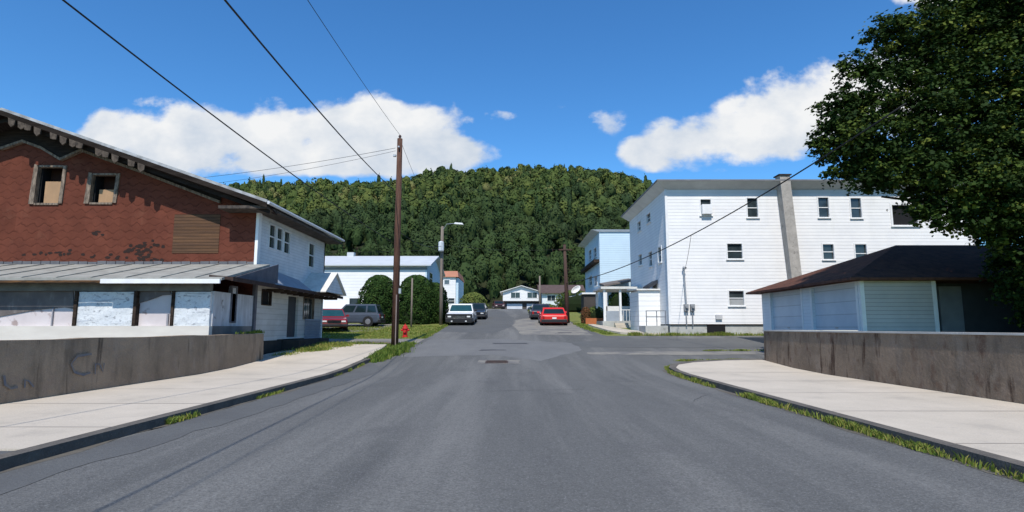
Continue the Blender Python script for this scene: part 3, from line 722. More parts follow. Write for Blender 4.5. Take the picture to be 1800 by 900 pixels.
# ================================================================== DERELICT HOUSE (left)
HX = -10.6; YF = 23.3; YB = 32.0; YP = 20.0
house = thing('derelict_house', 'derelict house with red shingle gable, boarded windows and torn white porch', 'house', (-17, 26, gz(23)))
ov = 1.05
R1 = on_y(3, 189, YF - ov); E1 = on_y(470, 351, YF - ov); RX, RZ = R1.x, R1.z - .24
LX = RX - (HX - RX)
eave_z = on_y(443, 372, YF).z
zb = 3.9
w1 = rectpx('y', YF, 62, 293, 112, 358); w2 = rectpx('y', YF, 158, 307, 206, 357)
pz = rectpx('y', YF, 305, 377, 386, 445)
slope = (R1.z - E1.z) / (E1.x - R1.x); ewz = RZ - slope * (HX - RX)
wall_m = plate('y', YF, [(LX, .2), (HX, .2), (HX, ewz), (RX, RZ), (LX, ewz)], [w1, w2], .22)
wall_m.build('gable_wall', shingle_red, house)
for h, fr_, dz_ in ((w1, .62, 0), (w2, .5, 0)):
    a0, z0, a1, z1 = h
    f = MB()
    f.hexa([(a0 - .16, YF - .07, z0 - .03), (a0 + .05, YF - .07, z0 - .03), (a0 + .05, YF + .14, z0), (a0 - .16, YF + .14, z0)],
           [(a0 - .07, YF - .07, z1 + .09), (a0 + .09, YF - .07, z1 + .05), (a0 + .09, YF + .14, z1 + .05), (a0 - .07, YF + .14, z1 + .07)])
    f.hexa([(a1 - .12, YF - .06, z0), (a1 + .03, YF - .06, z0), (a1 + .03, YF + .14, z0), (a1 - .12, YF + .14, z0)],
           [(a1 - .05, YF - .06, z1 + .02), (a1 + .09, YF - .06, z1 + .04), (a1 + .09, YF + .14, z1), (a1 - .05, YF + .14, z1)])
    f.box((a0 + .1, YF - .05, z1 - .03), (a1 - .06, YF + .14, z1 + .05)); f.box((a0 + .06, YF - .05, z0 - .06), (a1 - .13, YF + .14, z0 + .02))
    fo = f.build('window_frame', trim_old, house)
    b_ = MB().box((a0 + .3, YF + .145, z0), (a1 + .02, YF + .17, z0 + (z1 - z0) * fr_)); b_.build('plywood_board', plywood, fo)
    MB().box((a0 - .1, YF + .62, z0 - .1), (a1 + .1, YF + .65, z1 + .1)).build('recess', M('brown_dark', (.05, .022, .016), rough=.9), fo)
    MB().box((a0 + .02, YF + .171, z0), (a0 + .12, YF + .6, z1)).build('jamb', darkin, fo)
MB().box((pz[0], YF - .02, pz[1]), (pz[2], YF - .003, pz[3])).build('bare_lath', lath, house, 'patch of bare brown lath boards on the red wall')
# missing shingles: dark ragged holes
mb = MB(); rnd = random.Random(3)
for cx, cy, n, sx_, sy_ in ((245, 440, 26, 26, 14), (265, 432, 8, 26, 8), (180, 412, 4, 30, 5), (115, 445, 9, 70, 6), (205, 452, 8, 60, 5), (275, 455, 7, 26, 6), (50, 448, 4, 30, 5)):
    for k in range(n):
        p = on_y(cx + rnd.gauss(0, sx_ * .5), cy + rnd.gauss(0, sy_ * .5), YF)
        w_h = rnd.uniform(.06, .16); h_h = rnd.uniform(.04, .09); pts_ = []
        for j in range(7):
            a = 6.283 * j / 7; r_ = rnd.uniform(.6, 1.1); pts_.append((p.x + w_h * r_ * math.cos(a), YF - .006 - k * .0001, p.z + h_h * r_ * math.sin(a)))
        if p.z > 4.25: mb.add(pts_, [tuple(range(7))])
mb.build('missing_shingles', M('tar_paper', (.03, .018, .015), rough=.95), house)['kind'] = 'stuff'
# flashing with little teeth where the porch roof meets the wall
mb = MB(); x = -24.0; z_f = on_y(200, 464, YF).z
while x < HX - .2:
    mb.box((x, YF - .035, z_f - .1), (x + .36, YF - .009, z_f + .10 + rnd.uniform(-.02, .03))); x += .385
mb.build('flashing', M('grey_flashing', (.14, .14, .15), (.09, .09, .10), rough=.7), house)
# side wall with the upper windows
hs_ = [rectpx('x', HX, 472.5, 395, 483.5, 437), rectpx('x', HX, 486, 401, 496, 441), rectpx('x', HX, 498.5, 407, 509, 446)]
hn = rectpx('x', HX, 542, 428, 552, 470)
l1 = rectpx('x', HX, 460, 511, 476, 536); l2 = rectpx('x', HX, 533, 524, 551, 561)
dr = rectpx('x', HX, 505, 521, 523, 602)
zmid = 3.62
up = plate('x', HX + .002, [(YF + .221, zmid), (YB, zmid), (YB, ewz - .02), (YF + .221, ewz - .02)], hs_ + [hn], -.2)
up.build('upper_side_wall', siding_shab, house)
MB().box((HX - .02, YF - .05, zmid), (HX + .10, YF + .22, eave_z - .05)).build('corner_board', trim, house)
for h in hs_ + [hn]: window(house, 'x', HX + .002, h, -1, 'upper_window', fw=.035, rails=1, dep=.05, sill=False)
zl = gz(26)
low = plate('x', HX + .002, [(YF + .221, 1.02), (25.9, 1.02), (25.9, 1.05), (YB - .3, 1.05), (YB - .3, zmid - .004), (YF + .221, zmid - .004)], [l1, l2, (dr[0], 1.12, dr[2], dr[3])], -.2)
low.build('lower_side_wall', siding_old, house)
window(house, 'x', HX + .002, l1, -1, 'lower_window', fw=.04, fm=trim_dark, rails=0, gm=darkin, sill=False)
window(house, 'x', HX + .002, l2, -1, 'lower_window', fw=.04, fm=trim_old, rails=0, muntin=1, sill=False)
dd_ = MB().box((HX - .16, dr[0], 1.125), (HX - .12, dr[2], dr[3])); d_ = dd_.build('door', blackdoor, house, 'dark open side door under the pent roof')
MB().box((HX - .118, dr[0] + .08, 2.0), (HX - .07, dr[0] + .13, 2.12)).build('handle', steel, d_)
MB().box((HX - .2, YF + .2, -.1), (HX - .05, YB - .3, 1.018)).build('foundation', found_dark, house)
MB().box((HX - .04, 26.6, gz(26.6) - .1), (HX + .75, 28.3, 1.0)).box((HX - .04, 28.301, gz(28.5) - .1), (HX + .6, 31.4, 1.02)).build('stoop', M('dark_stoop', (.06, .052, .046), (.035, .03, .027), rough=.95, bump=.6), house)
# lattice panel
lt = MB(); y0_, y1_, z0_, z1_ = 29.2, 31.5, 1.06, 1.95
for k in range(-8, 26):
    for s_ in (1, -1):
        c_ = y0_ + k * .17
        ya, za, yb, zbb = c_, z0_, c_ + (z1_ - z0_) * s_, z1_
        lo_ = max(min(ya, yb), y0_); hi_ = min(max(ya, yb), y1_)
        if hi_ - lo_ < .05: continue
        fz = lambda yy: za + (yy - ya) / (yb - ya) * (zbb - za)
        xx = HX + (.045 if s_ > 0 else .06)
        lt.tube([(xx, lo_, fz(lo_)), (xx, hi_, fz(hi_))], .016, 4)
lt.box((HX + .03, y0_, z1_), (HX + .08, y1_, z1_ + .06)); lt.box((HX + .03, y0_, z0_ - .06), (HX + .08, y1_, z0_))
lt.build('lattice', M('blue_grey_lattice', (.30, .34, .42), rough=.7), house)
# roof: ridge runs away from the street corner; boards along the rake
rp = lambda x: RZ + .10 - slope * abs(x - RX)
ex = E1.x
mb = MB()
mb.slab([(RX, YF - ov, rp(RX) + .14), (ex, YF - ov, rp(ex) + .14), (ex, YB + .5, rp(ex) + .14), (RX, YB + .5, rp(RX) + .14)], (0, 0, -.12))
lx2 = 2 * RX - ex
mb.slab([(lx2, YF - ov, rp(ex) + .14), (RX, YF - ov, rp(RX) + .14), (RX, YB + .5, rp(RX) + .14), (lx2, YB + .5, rp(ex) + .14)], (0, 0, -.12))
roof = mb.build('roof', M('pale_worn_roof_edge', (.42, .43, .44), (.24, .24, .24), scale=3, rough=.7), house)
rk = MB()
for s_ in (1, -1):
    X_ = lambda d: RX + s_ * d
    D = ex - RX
    for dy, zo, h_ in ((-ov - .03, .02, .20), (-ov + .22, -.22, .16)):
        rk.slab([(X_(0), YF + dy, rp(RX) + zo), (X_(D), YF + dy, rp(ex) + zo), (X_(D), YF + dy, rp(ex) + zo - h_), (X_(0), YF + dy, rp(RX) + zo - h_)], (0, .06, 0))
rk.build('rake_board', M('black_fascia', (.035, .028, .024), (.018, .014, .012), scale=2, stretch=(.5, 1, 3), rough=.95, spec=.03), house)
rs = MB()      # the dark soffit boarding
for s_ in (1, -1):
    X_ = lambda d: RX + s_ * d
    D = ex - RX
    rs.slab([(X_(0), YF - ov + .03, rp(RX) + .015), (X_(D), YF - ov + .03, rp(ex) + .015), (X_(D), YF - .01, rp(ex) - .25), (X_(0), YF - .01, rp(RX) - .25)], (0, 0, -.04))
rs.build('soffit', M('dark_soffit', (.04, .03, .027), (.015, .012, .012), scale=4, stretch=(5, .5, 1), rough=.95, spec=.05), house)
lowline = [(-30, 272), (3, 262), (42, 249), (75, 261), (108, 281), (144, 265), (250, 303), (388, 356)]
LP = [on_y(a, b, YF - .06) for a, b in lowline]
gb = MB()          # dark boarding between rake and frieze, eave shade painted into its black
for a, b in zip(LP, LP[1:]):
    gb.add([(a.x, YF - .05, a.z), (b.x, YF - .05, b.z), (b.x, YF - .05, rp(b.x) - .1), (a.x, YF - .05, rp(a.x) - .1), (a.x, YF - .004, a.z), (b.x, YF - .004, b.z)], [(0, 1, 2, 3), (0, 4, 5, 1)])
gb.build('gable_boards', M('black_boarding_and_shade', (.022, .018, .017), (.045, .035, .03), scale=3, stretch=(.6, 1, 5), rough=.95, spec=.05), house)
for nm, sub in (('frieze_board', LP[5:]), ('window_hood', LP[1:5]), ('window_hood', LP[4:6])):
    fz_ = MB()
    for a, b in zip(sub, sub[1:]):
        fz_.slab([(a.x, YF - .16, a.z + .06), (b.x, YF - .16, b.z + .06), (b.x, YF - .16, b.z - .05), (a.x, YF - .16, a.z - .05)], (0, .155, 0))
    fz_.build(nm, trim_old, house)
for k in range(16):      # ragged scalloped trim hanging under the rake near the peak
    if k in (4, 9, 13): continue
    d = .35 + k * .36 + .05 * math.sin(k * 2.1); x0_ = RX + d; zt = rp(x0_) - .24
    sc_ = MB().slab([(x0_, YF - ov - .045, zt + .06), (x0_ + .3, YF - ov - .045, zt - .05), (x0_ + .27, YF - ov - .045, zt - .24), (x0_ + .15, YF - ov - .045, zt - .34 + .05 * (k % 3)), (x0_ + .03, YF - ov - .045, zt - .2)], (0, .05, 0))
    sc_.build('scalloped_trim', M('grey_scallops', (.12, .095, .075), (.045, .036, .03), scale=5, rough=.9, spec=.08), house)
MB().box((ex - 2.0, YF - ov + .10, eave_z - .06), (ex - .05, YF - .012, eave_z + .06)).box((HX + .004, YF - .011, eave_z - .05), (ex - .02, YB + .4, eave_z + .05)).build('eave_return', M('eave_wood', (.10, .08, .065), (.04, .033, .03), scale=4, rough=.9), house)
MB().tube([(ex + .04, YF - ov, rp(ex) + .03), (ex + .04, YB + .5, rp(ex) + .03)], .07, 8).build('gutter', M('gutter_white', (.6, .62, .64), rough=.5), house)

# porch in front: pale roof, posts of dark framing, wrap panels, recessed walls
zr0 = on_y(200, 488, YP - .55).z; zr1 = on_y(200, 464, YF).z - .02
pr = MB().slab([(-34, YP - .55, zr0), (-9.95, YP - .55, zr0), (-9.95, YF - .04, zr1), (-34, YF - .04, zr1)], (0, 0, -.09))
pr.build('porch_roof', shedroof, house)
rb = MB(); x = -33.5
while x < -10.2:
    rb.hexa([(x, YP - .56, zr0 + .002), (x + .05, YP - .56, zr0 + .002), (x + .05, YF - .06, zr1 + .002), (x, YF - .06, zr1 + .002)], [(x, YP - .56, zr0 + .03), (x + .05, YP - .56, zr0 + .03), (x + .05, YF - .06, zr1 + .03), (x, YF - .06, zr1 + .03)]); x += 1.19
rb.build('roof_rib', shedroof, house)
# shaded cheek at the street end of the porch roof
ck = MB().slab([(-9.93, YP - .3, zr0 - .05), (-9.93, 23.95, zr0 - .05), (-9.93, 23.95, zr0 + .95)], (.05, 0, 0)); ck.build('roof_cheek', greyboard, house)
fa0 = on_y(178, 485, YP - .6); MB().box((fa0.x, YP - .63, zr0 - .20), (-9.98, YP - .555, zr0 - .05)).build('gutter_board', trim, house)
MB().box((-34, YP - .60, zr0 - .17), (fa0.x - .01, YP - .555, zr0 - .095)).build('bare_fascia', M('burnt_wood', (.18, .09, .035), (.02, .015, .012), scale=5, stretch=(.5, 1, 4), rough=.9), house)
zs = on_y(200, 573, YP).z; zk = on_y(200, 597, YP).z
zh = zr0 - .42
MB().box((-34, YP - .01, zh - .0), (HX - .02, YP + .2, zr0 - .095)).build('header', M('grey_header', (.20, .20, .18), (.12, .12, .11), scale=2, rough=.9), house)
px2x = lambda px: on_y(px, 540, YP).x
mb = MB().box((-34, YP - .02, zk - .35), (HX + .04, YP + .2, zs)); mb.build('porch_skirting', cream, house)
for a, b in ((px2x(136), px2x(234)), (px2x(306), HX)):      # sheets of torn house wrap, sagging and wrinkled
    pnl = MB(); nx_, nz_ = 22, 12; rw_ = random.Random(int(-a * 10))
    z_a, z_b = zs + .003, zh - .03; P_ = []
    for k in range(nz_ + 1):
        for i_ in range(nx_ + 1):
            e_ = 0 if i_ in (0, nx_) or k in (0, nz_) else 1
            P_.append((a + (b - a) * i_ / nx_, YP + .03 - e_ * (.008 + .004 * math.sin(i_ * .9 + k * .5) + .005 * math.sin(k * 1.3 - i_ * .35) + rw_.uniform(0, .006)), z_a + (z_b - z_a) * k / nz_))
    nv = len(P_); fs_ = [(k * (nx_ + 1) + i_, k * (nx_ + 1) + i_ + 1, (k + 1) * (nx_ + 1) + i_ + 1, (k + 1) * (nx_ + 1) + i_) for k in range(nz_) for i_ in range(nx_)]
    pnl.add(P_, fs_); pnl.box((a + .003, YP + .035, z_a), (b - .003, YP + .16, z_b)); pnl.build('wrap_panel', wrap, house)
for a, b in ((130, 135.5), (234.5, 240), (301, 305.5)): MB().box((px2x(a), YP - .03, zs + .003), (px2x(b), YP + .22, zh)).build('porch_post', trim_dark, house)
rc = MB(); rc.box((-34, 20.16, zk - .3), (px2x(130), 20.3, zh + .3)); rc.build('recessed_wall', wrap_pink, house)
roof_shade_m = M('painted_roof_shade', (.17, .15, .14), (.11, .10, .10), scale=1.2, rough=.9, spec=.1, layers=[dict(c=(.24, .22, .21), s=2, st=(2, 1, .6), lo=.56, hi=.7, a=.7)])  # dark colour painting the porch roof's slanted shadow on the recess walls
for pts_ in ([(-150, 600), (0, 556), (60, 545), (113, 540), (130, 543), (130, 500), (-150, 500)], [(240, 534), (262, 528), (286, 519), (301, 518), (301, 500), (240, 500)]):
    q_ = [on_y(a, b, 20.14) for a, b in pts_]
    MB().slab([(v_.x, 20.12, min(v_.z, zh)) for v_ in q_], (0, .035, 0)).build('roof_shade_panel', roof_shade_m, house)
rc = MB(); rc.box((px2x(240.5), 20.16, zs + .002), (px2x(301), 20.3, zh + .3)); rc.build('recessed_wall', wrap_pink, house)
for q_ in ((px2x(88), 20.68, px2x(90), 20.749, zh - .6), (px2x(291), 20.36, px2x(294), 20.419, zh - .8)): MB().box((q_[0], 20.1, zs), (q_[2], 20.159, q_[4])).build('batten', M('grey_batten', (.3, .3, .33), rough=.8), house)
# porch end wall towards the street, with dark narrow window and ledge
pw = rectpx('x', HX + .05, 406, 505, 414, 566)
plate('x', HX + .05, [(YP + .16, zs), (YF - .02, zs), (YF - .02, zh), (YP + .16, zh)], [pw], -.12).build('porch_end_wall', M('stained_end_panel', (.55, .57, .60), (.36, .37, .39), scale=1.6, stretch=(1, 2.4, .6), rough=.7, layers=[dict(c=(.16, .15, .14), s=3, lo=.62, hi=.7, a=.8)]), house)
window(house, 'x', HX + .05, pw, -1, 'porch_window', fw=.05, fm=greyboard, gm=glass, rails=0, sill=False)
MB().box((HX - .12, YP + .2, .9), (HX + .045, YF - .02, zs - .002)).build('porch_end_skirting', M('grey_skirting', (.18, .175, .17), (.12, .115, .11), rough=.9), house)
MB().box((HX + .0, YF - .06, 1.0), (HX + .13, YF + .12, zmid - .1)).build('corner_post', greyboard, house)
# pent roof along the street side
pa = on_x(400, 484, -9.85); pb = on_x(597, 519, -9.7)
zp = 3.30
MB().slab([(-9.72, YP - .35, zp + .03), (-9.72, 32.6, zp + .02), (HX + .01, 32.6, zp + .42), (HX + .01, YF + .3, zp + .42), (HX + .0, YF + .02, zp + .2), (HX + .1, YP - .35, zp + .1)], (0, 0, -.10)).build('pent_roof', rustroof, house)
MB().box((-9.72, YP - .35, zp - .11), (-9.66, 32.6, zp + .035)).build('pent_fascia', rustroof, house)
for k in range(11):
    y = 24.2 + k * .75; MB().box((HX + .14, y, zp - .2), (-9.74, y + .09, zp - .08)).build('rafter', trim_dark, house)
# flared white skirt and small gabled hood over the far door
gk = on_x(577, 479, -9.6)
gy = 29.9; gzr = 4.45; ge = zp + .06
hd = MB()
for s_ in (-1, 1): hd.slab([(HX + .01, gy, gzr), (-9.2, gy, gzr), (-9.2, gy + s_ * 1.75, ge + .02), (HX + .01, gy + s_ * 1.75, ge + .02)], (0, 0, -.06))
ho = hd.build('hood_roof', greywhiteroof, house)
MB().slab([(-9.31, gy, gzr - .1), (-9.31, gy - 1.55, ge), (-9.31, gy + 1.55, ge)], (-.05, 0, 0)).build('hood_gable', siding_shab, house)
MB().slab([(HX + .03, YF + .4, zmid + .55), (HX + .03, gy - 1.8, zmid + .3), (HX + .75, gy - 1.8, zp + .06), (HX + .75, YF + .4, zp + .08)], (0, 0, -.03)).build('side_flashing', M('bluegrey_flashing', (.30, .33, .38), (.24, .26, .30), rough=.7), house)
# rest of the body
MB().box((LX, YF + .23, .2), (HX - .21, YB - .01, eave_z - .1)).build('house_core', darkin, house)
bk = plate('y', YB, [(LX, .2), (HX + .002, .2), (HX + .002, ewz), (RX, RZ), (LX, ewz)], [], -.15); bk.build('rear_wall', siding_shab, house)

# ================================================================== WHITE APARTMENT HOUSE (right)
AY = 35.5; AX0 = on_y(1173, 450, AY).x; AX1 = on_y(1722, 430, AY).x; AYB = 46.5
apt = thing('apartment_house', 'large white three-storey clapboard house with flat roof and grey cornice', 'house', (19, 41, gz(36)))
az0 = gz(35.5) + .70; az1 = on_y(1250, 333, AY).z
hw = [(1231, 350, 1250, 378), (1313, 348, 1332, 382), (1438, 347, 1457, 382), (1495, 348, 1514, 383), (1278, 428, 1305, 455), (1446, 429, 1466, 456), (1503, 429, 1524, 462), (1281, 511, 1308, 537), (1568, 360, 1612, 396), (1440, 520, 1460, 548)]
holes = [rectpx('y', AY, *h) for h in hw]
cor = on_y(1173, 450, AY)
plate('y', AY, [(AX0, az0), (AX1, az0), (AX1, az1), (AX0, az1)], holes, .2).build('front_wall', siding_w, apt)
for i, h in enumerate(holes):
    if i == 8: window(apt, 'y', AY, h, 1, 'window', fw=.1, rails=0, gm=darkin, dep=.15); continue
    window(apt, 'y', AY, h, 1, 'window', fw=.055, rails=1, gm=glass, extra=(.42, blind) if i in (7,) else None)
h = holes[0]
ac = MB().box((h[0] + .03, AY - .30, h[1] + .02), (h[2] - .03, AY + .05, h[1] + (h[3] - h[1]) * .62)); ac.build('window_air_conditioner', trim, apt, bevel=.02)
wl = [(1121, 389, 1127, 406), (1137, 375, 1144, 391), (1123, 447, 1129, 466), (1141, 442, 1147, 468), (1157, 434, 1163, 461)]
lh = [rectpx('x', AX0, *q) for q in wl]
plate('x', AX0 - .002, [(AY + .201, az0), (AYB, az0), (AYB, az1), (AY + .201, az1)], lh, .2).build('side_wall', siding_w, apt)
for i, h in enumerate(lh): window(apt, 'x', AX0 - .002, h, 1, 'side_window', fw=.06, rails=1, gm=glass_blue if i in (0, 2) else glass)
MB().box((AX0 - .04, AY - .03, az0), (AX0 + .12, AY + .10, az1)).build('corner_board', trim, apt)
MB().box((AX1 - .2, AY + .201, az0), (AX1, AYB, az1)).build('end_wall', siding_w, apt)
MB().box((AX0 + .25, AY + .3, az0), (AX1 - .25, AYB - .05, az1 - .05)).build('building_core', darkin, apt)
MB().box((AX0, AYB - .045, az0), (AX1, AYB + .1, az1)).build('rear_wall', siding_w, apt)
MB().box((AX0 + .03, AY + .04, gz(AY) - .4), (AX1 - .03, AYB - .1, az0 - .06)).build('foundation', foundation, apt)
MB().box((AX0 - .02, AY - .04, az0 - .058), (AX1, AY + .2, az0 - .002)).build('sill_flashing', trim_dark, apt)
bo = rectpx('y', AY, 1243, 571, 1275, 589)
MB().box((bo[0], AY - .01, gz(AY)), (bo[2], AY + .038, az0 - .06)).build('basement_opening', darkin, apt)
ov2 = .62; ct = on_y(1250, 318, AY - ov2).z
cn = MB().hexa([(AX0 - .04, AY - .04, az1 + .0), (AX1 + .04, AY - .04, az1), (AX1 + .04, AYB + .1, az1), (AX0 - .04, AYB + .1, az1)],
               [(AX0 - ov2, AY - ov2, ct), (AX1 + ov2, AY - ov2, ct), (AX1 + ov2, AYB + .3, ct), (AX0 - ov2, AYB + .3, ct)])
cn.build('cornice', cornice, apt)
MB().box((AX0 - ov2 - .05, AY - ov2 - .05, ct + .002), (AX1 + ov2 + .05, AYB + .35, ct + .09)).build('roof', M('roof_edge', (.20, .21, .22), (.16, .16, .17), rough=.8), apt)
c0 = on_y(1377, 306, AY - .5); c1 = on_y(1398, 490, AY - .35)
zf = gz(AY); c0.z -= .12; xb = c1.x + (c1.x - c0.x) / (c0.z - c1.z) * (c1.z - zf); wc = .32
ch = MB().hexa([(xb - wc, AY - .52, zf), (xb + wc, AY - .52, zf), (xb + wc, AY - .002, zf), (xb - wc, AY - .002, zf)], [(c0.x - wc, AY - .52 - .15, c0.z), (c0.x + wc, AY - .52 - .15, c0.z), (c0.x + wc, AY - .05, c0.z), (c0.x - wc, AY - .05, c0.z)])
ch.build('chimney', chimmat, apt)
MB().box((c0.x - wc - .08, AY - .75, c0.z + .002), (c0.x + wc + .08, AY + .03, c0.z + .07)).build('chimney_cap', trim_dark, apt)
# electric service mast and meters
m0 = on_y(1202, 474, AY - .15); m1 = on_y(1207, 543, AY - .15)
MB().tube([(m0.x, AY - .15, m0.z), (m1.x, AY - .15, m1.z - .1)], .05, 8).tube([(m0.x - .02, AY - .15, m0.z - .02), (m0.x - .02, AY - .2, m0.z + .14), (m0.x + .06, AY - .35, m0.z + .08)], .08, 8).build('service_mast', steel, apt)
mm = MB(); 
for px in (1206, 1217):
    p = on_y(px, 541, AY - .1); mm.box((p.x - .13, AY - .22, p.z - .2), (p.x + .13, AY - .005, p.z + .22)); mm.tube([(p.x, AY - .22, p.z + .05), (p.x, AY - .34, p.z + .05)], .09, 10); mm.tube([(p.x, AY - .1, p.z - .2), (p.x, AY - .1, az0 - .1)], .035, 6)
mm.build('electric_meters', M('meter_grey', (.26, .27, .28), rough=.5), apt)
p = on_y(1263, 557, AY); MB().box((p.x - .2, AY - .14, p.z - .16), (p.x + .2, AY - .004, p.z + .14)).build('dryer_vent', M('vent_grey', (.5, .5, .5), rough=.6), apt, bevel=.02)
# side awning
p = on_x(1148, 503, AX0); MB().slab([(AX0 - .01, 38.0, p.z + .35), (AX0 - .65, 38.0, p.z - .05), (AX0 - .65, 39.6, p.z - .05), (AX0 - .01, 39.6, p.z + .35)], (0, 0, -.25)).build('awning', M('dark_awning', (.03, .035, .045), rough=.7), apt)
# enclosed entry and its side
e0 = on_y(1123, 540, 37.6).x; e1 = on_y(1161, 540, 37.6).x; et = on_y(1140, 511, 37.6).z
MB().box((e0, 37.6, gz(37.6)), (AX0 - .01, 40.4, et)).build('entry_porch', M('wide_siding', (.80, .80, .78), (.76, .75, .72), siding=dict(w=.33, d=.5, v=.1, lw=.14), rough=.6), apt)
MB().slab([(e0 - .15, 37.45, et + .12), (AX0 - .012, 37.45, et + .12), (AX0 - .012, 40.6, et + .3), (e0 - .15, 40.6, et + .3)], (0, 0, -.1)).build('entry_roof', greywhiteroof, apt)
# concrete landing with pipe railing
l0 = on_y(1135, 580, 35.7).x
MB().box((l0, 35.72, gz(35.7) - .3), (AX0 - .045, 37.55, az0 - .1)).build('landing', foundation, apt)
rl = MB()
for x in (l0 + .1, l0 + .75, AX0 - .15): rl.tube([(x, 35.85, az0 - .12), (x, 35.85, az0 + .85)], .028, 6)
for zz in (.45, .83): rl.tube([(l0 + .1, 35.85, az0 + zz), (AX0 - .1, 35.85, az0 + zz)], .024, 6)
rl.build('railing', M('grey_pipe', (.22, .23, .25), rough=.5, metal=.4), apt)
# open porch farther back: roof, posts, deck
q0, q1 = 6.9, AX0 - .03; zr_ = on_y(1100, 508, 43).z; zd = gz(43) + .45
MB().box((q0 - .2, 42.8, zr_), (q1, 47.2, zr_ + .16)).slab([(q0 - .2, 42.8, zr_ + .162), (q1, 42.8, zr_ + .162), (q1, 47.2, zr_ + .5), (q0 - .2, 47.2, zr_ + .5)], (0, 0, -.0)).build('porch_roof', M('porch_cream', (.66, .66, .62), rough=.6), apt)
for x, y in ((q0, 43), (8.1, 43), (q0, 46.8)): MB().box((x, y, zd), (x + .16, y + .16, zr_)).build('porch_post', trim, apt)
MB().box((q0 - .1, 42.9, gz(43) - .3), (q1, 47.1, zd - .002)).build('porch_deck', foundation, apt)
MB().box((q0 + .2, 43.02, zd), (8.06, 43.1, zd + .75)).build('porch_panel', M('bluegrey_panel', (.33, .37, .42), rough=.8), apt)
st = MB(); 
for k in range(5): st.tube([(8.4 + k * .22, 43.05, zd), (8.4 + k * .22, 43.05, zd + .8)], .02, 5)
st.tube([(8.25, 43.05, zd + .82), (9.4, 43.05, zd + .82)], .03, 6); st.build('porch_railing', trim, apt)
for k in range(3): MB().box((7.6, 42.3 - k * .3, gz(42) - .3), (8.6, 42.598 - k * .3, zd - .15 - k * .16)).build('step', walkmat, apt)

# ================================================================== GARAGE (right, under the tree)
GX0, GX1, GY0, GY1 = 13.85, 24.5, 22.6, 31.6
gar = thing('garage', 'white two-door garage with reddish-brown hip roof behind the right wall', 'garage', (18, 27, gz(25)))
zg0 = .95; zge = on_y(1520, 484, GY0).z
d1 = rectpx('x', GX0, 1428, 501, 1506, 577); d2 = rectpx('x', GX0, 1355, 510, 1409, 577)
plate('x', GX0, [(GY0 + .1, zg0), (GY1, zg0), (GY1, zge), (GY0 + .1, zge)], [(d1[0], zg0 + .01, d1[2], d1[3]), (d2[0], zg0 + .01, d2[2], d2[3])], .15).build('door_wall', M('white_clap_blue', (.70, .73, .75), (.66, .68, .70), siding=dict(w=.16, d=.35, v=.05), rough=.6), gar)
for d in (d1, d2):
    do = MB().box((GX0 + .12, d[0] - .02, zg0 + .012), (GX0 + .17, d[2] + .02, d[3] + .02)).build('garage_door', doorwhite, gar)
    y_ = (d[0] + d[2]) / 2; MB().box((GX0 + .09, y_ - .09, 1.55), (GX0 + .119, y_ + .09, 1.6)).build('handle', steel, do)
fr = MB()
for d in (d1, d2):
    fr.box((GX0 - .02, d[0] - .14, zg0), (GX0 - .002, d[0], d[3] + .14)); fr.box((GX0 - .02, d[2], zg0), (GX0 - .002, d[2] + .14, d[3] + .14)); fr.box((GX0 - .02, d[0], d[3]), (GX0 - .002, d[2], d[3] + .14))
fr.box((GX0 - .03, GY0 - .03, zg0), (GX0 + .13, GY0 + .098, zge)); fr.build('door_trim', trim, gar)
gx = on_y(1640, 530, GY0).x
MB().box((GX0 + .13, GY0, zg0 + .14), (gx, GY0 + .15, zge)).build('end_wall', siding_gr, gar)
MB().box((gx + .002, GY0 - .02, zg0 + .1), (gx + .16, GY0 + .17, zge)).build('corner_board', trim, gar)
MB().box((gx - .02, GY0 + 1.35, zg0), (GX1 + 6, GY0 + 1.5, zge)).build('recessed_wall', M('dark_grey_wall', (.10, .11, .12), (.08, .085, .09), rough=.8), gar)
MB().box((gx + .17, GY0, zg0 + .14), (GX1 + 6, GY0 + .12, zg0 + .42)).build('knee_wall', siding_gr, gar)
gp = on_y(1672, 530, GY0 + 1.3); MB().box((gp.x - .5, GY0 + 1.28, zg0 + .3), (gp.x + .45, GY0 + 1.345, zge - .35)).build('side_door', M('grey_door', (.36, .38, .40), rough=.5), gar)
MB().box((GX0 + .02, GY0 + .1, gz(22.6) - .3), (GX1 + 5.9, GY1 - .1, zg0 - .004)).build('foundation', foundation, gar)
MB().box((GX0 + .16, GY1 - .15, zg0), (GX1, GY1, zge)).build('rear_wall', siding_gr, gar); MB().box((GX1, GY0 + 1.51, zg0), (GX1 + .15, GY1, zge)).build('right_wall', siding_gr, gar)
o_ = .62; rx0, rx1, ry0, ry1 = GX0 - o_, GX1 + 6.5, GY0 - .45, GY1 + o_
zrd = on_y(1600, 431, 27).z; rA = on_y(1575, 431, 27).x
V = [(rx0, ry0, zge - .12), (rx1, ry0, zge - .12), (rx1, ry1, zge - .12), (rx0, ry1, zge - .12), (rA, 27.0, zrd), (rx1 - 4.6, 27.0, zrd)]
rf = MB().add(V + [(x, y, z - .1) for x, y, z in V[:4]], [(0, 4, 3), (0, 1, 5, 4), (1, 2, 5), (3, 4, 5, 2), (0, 3, 7, 6), (1, 0, 6, 7) if False else (0, 6, 7, 1), (1, 7, 8, 2), (2, 8, 9, 3), (3, 9, 6, 0), (6, 7, 8, 9)][:4] + [(0, 6, 7, 1), (1, 7, 8, 2), (2, 8, 9, 3), (3, 9, 6, 0), (6, 9, 8, 7)])
rf.build('roof', brownroof, gar)


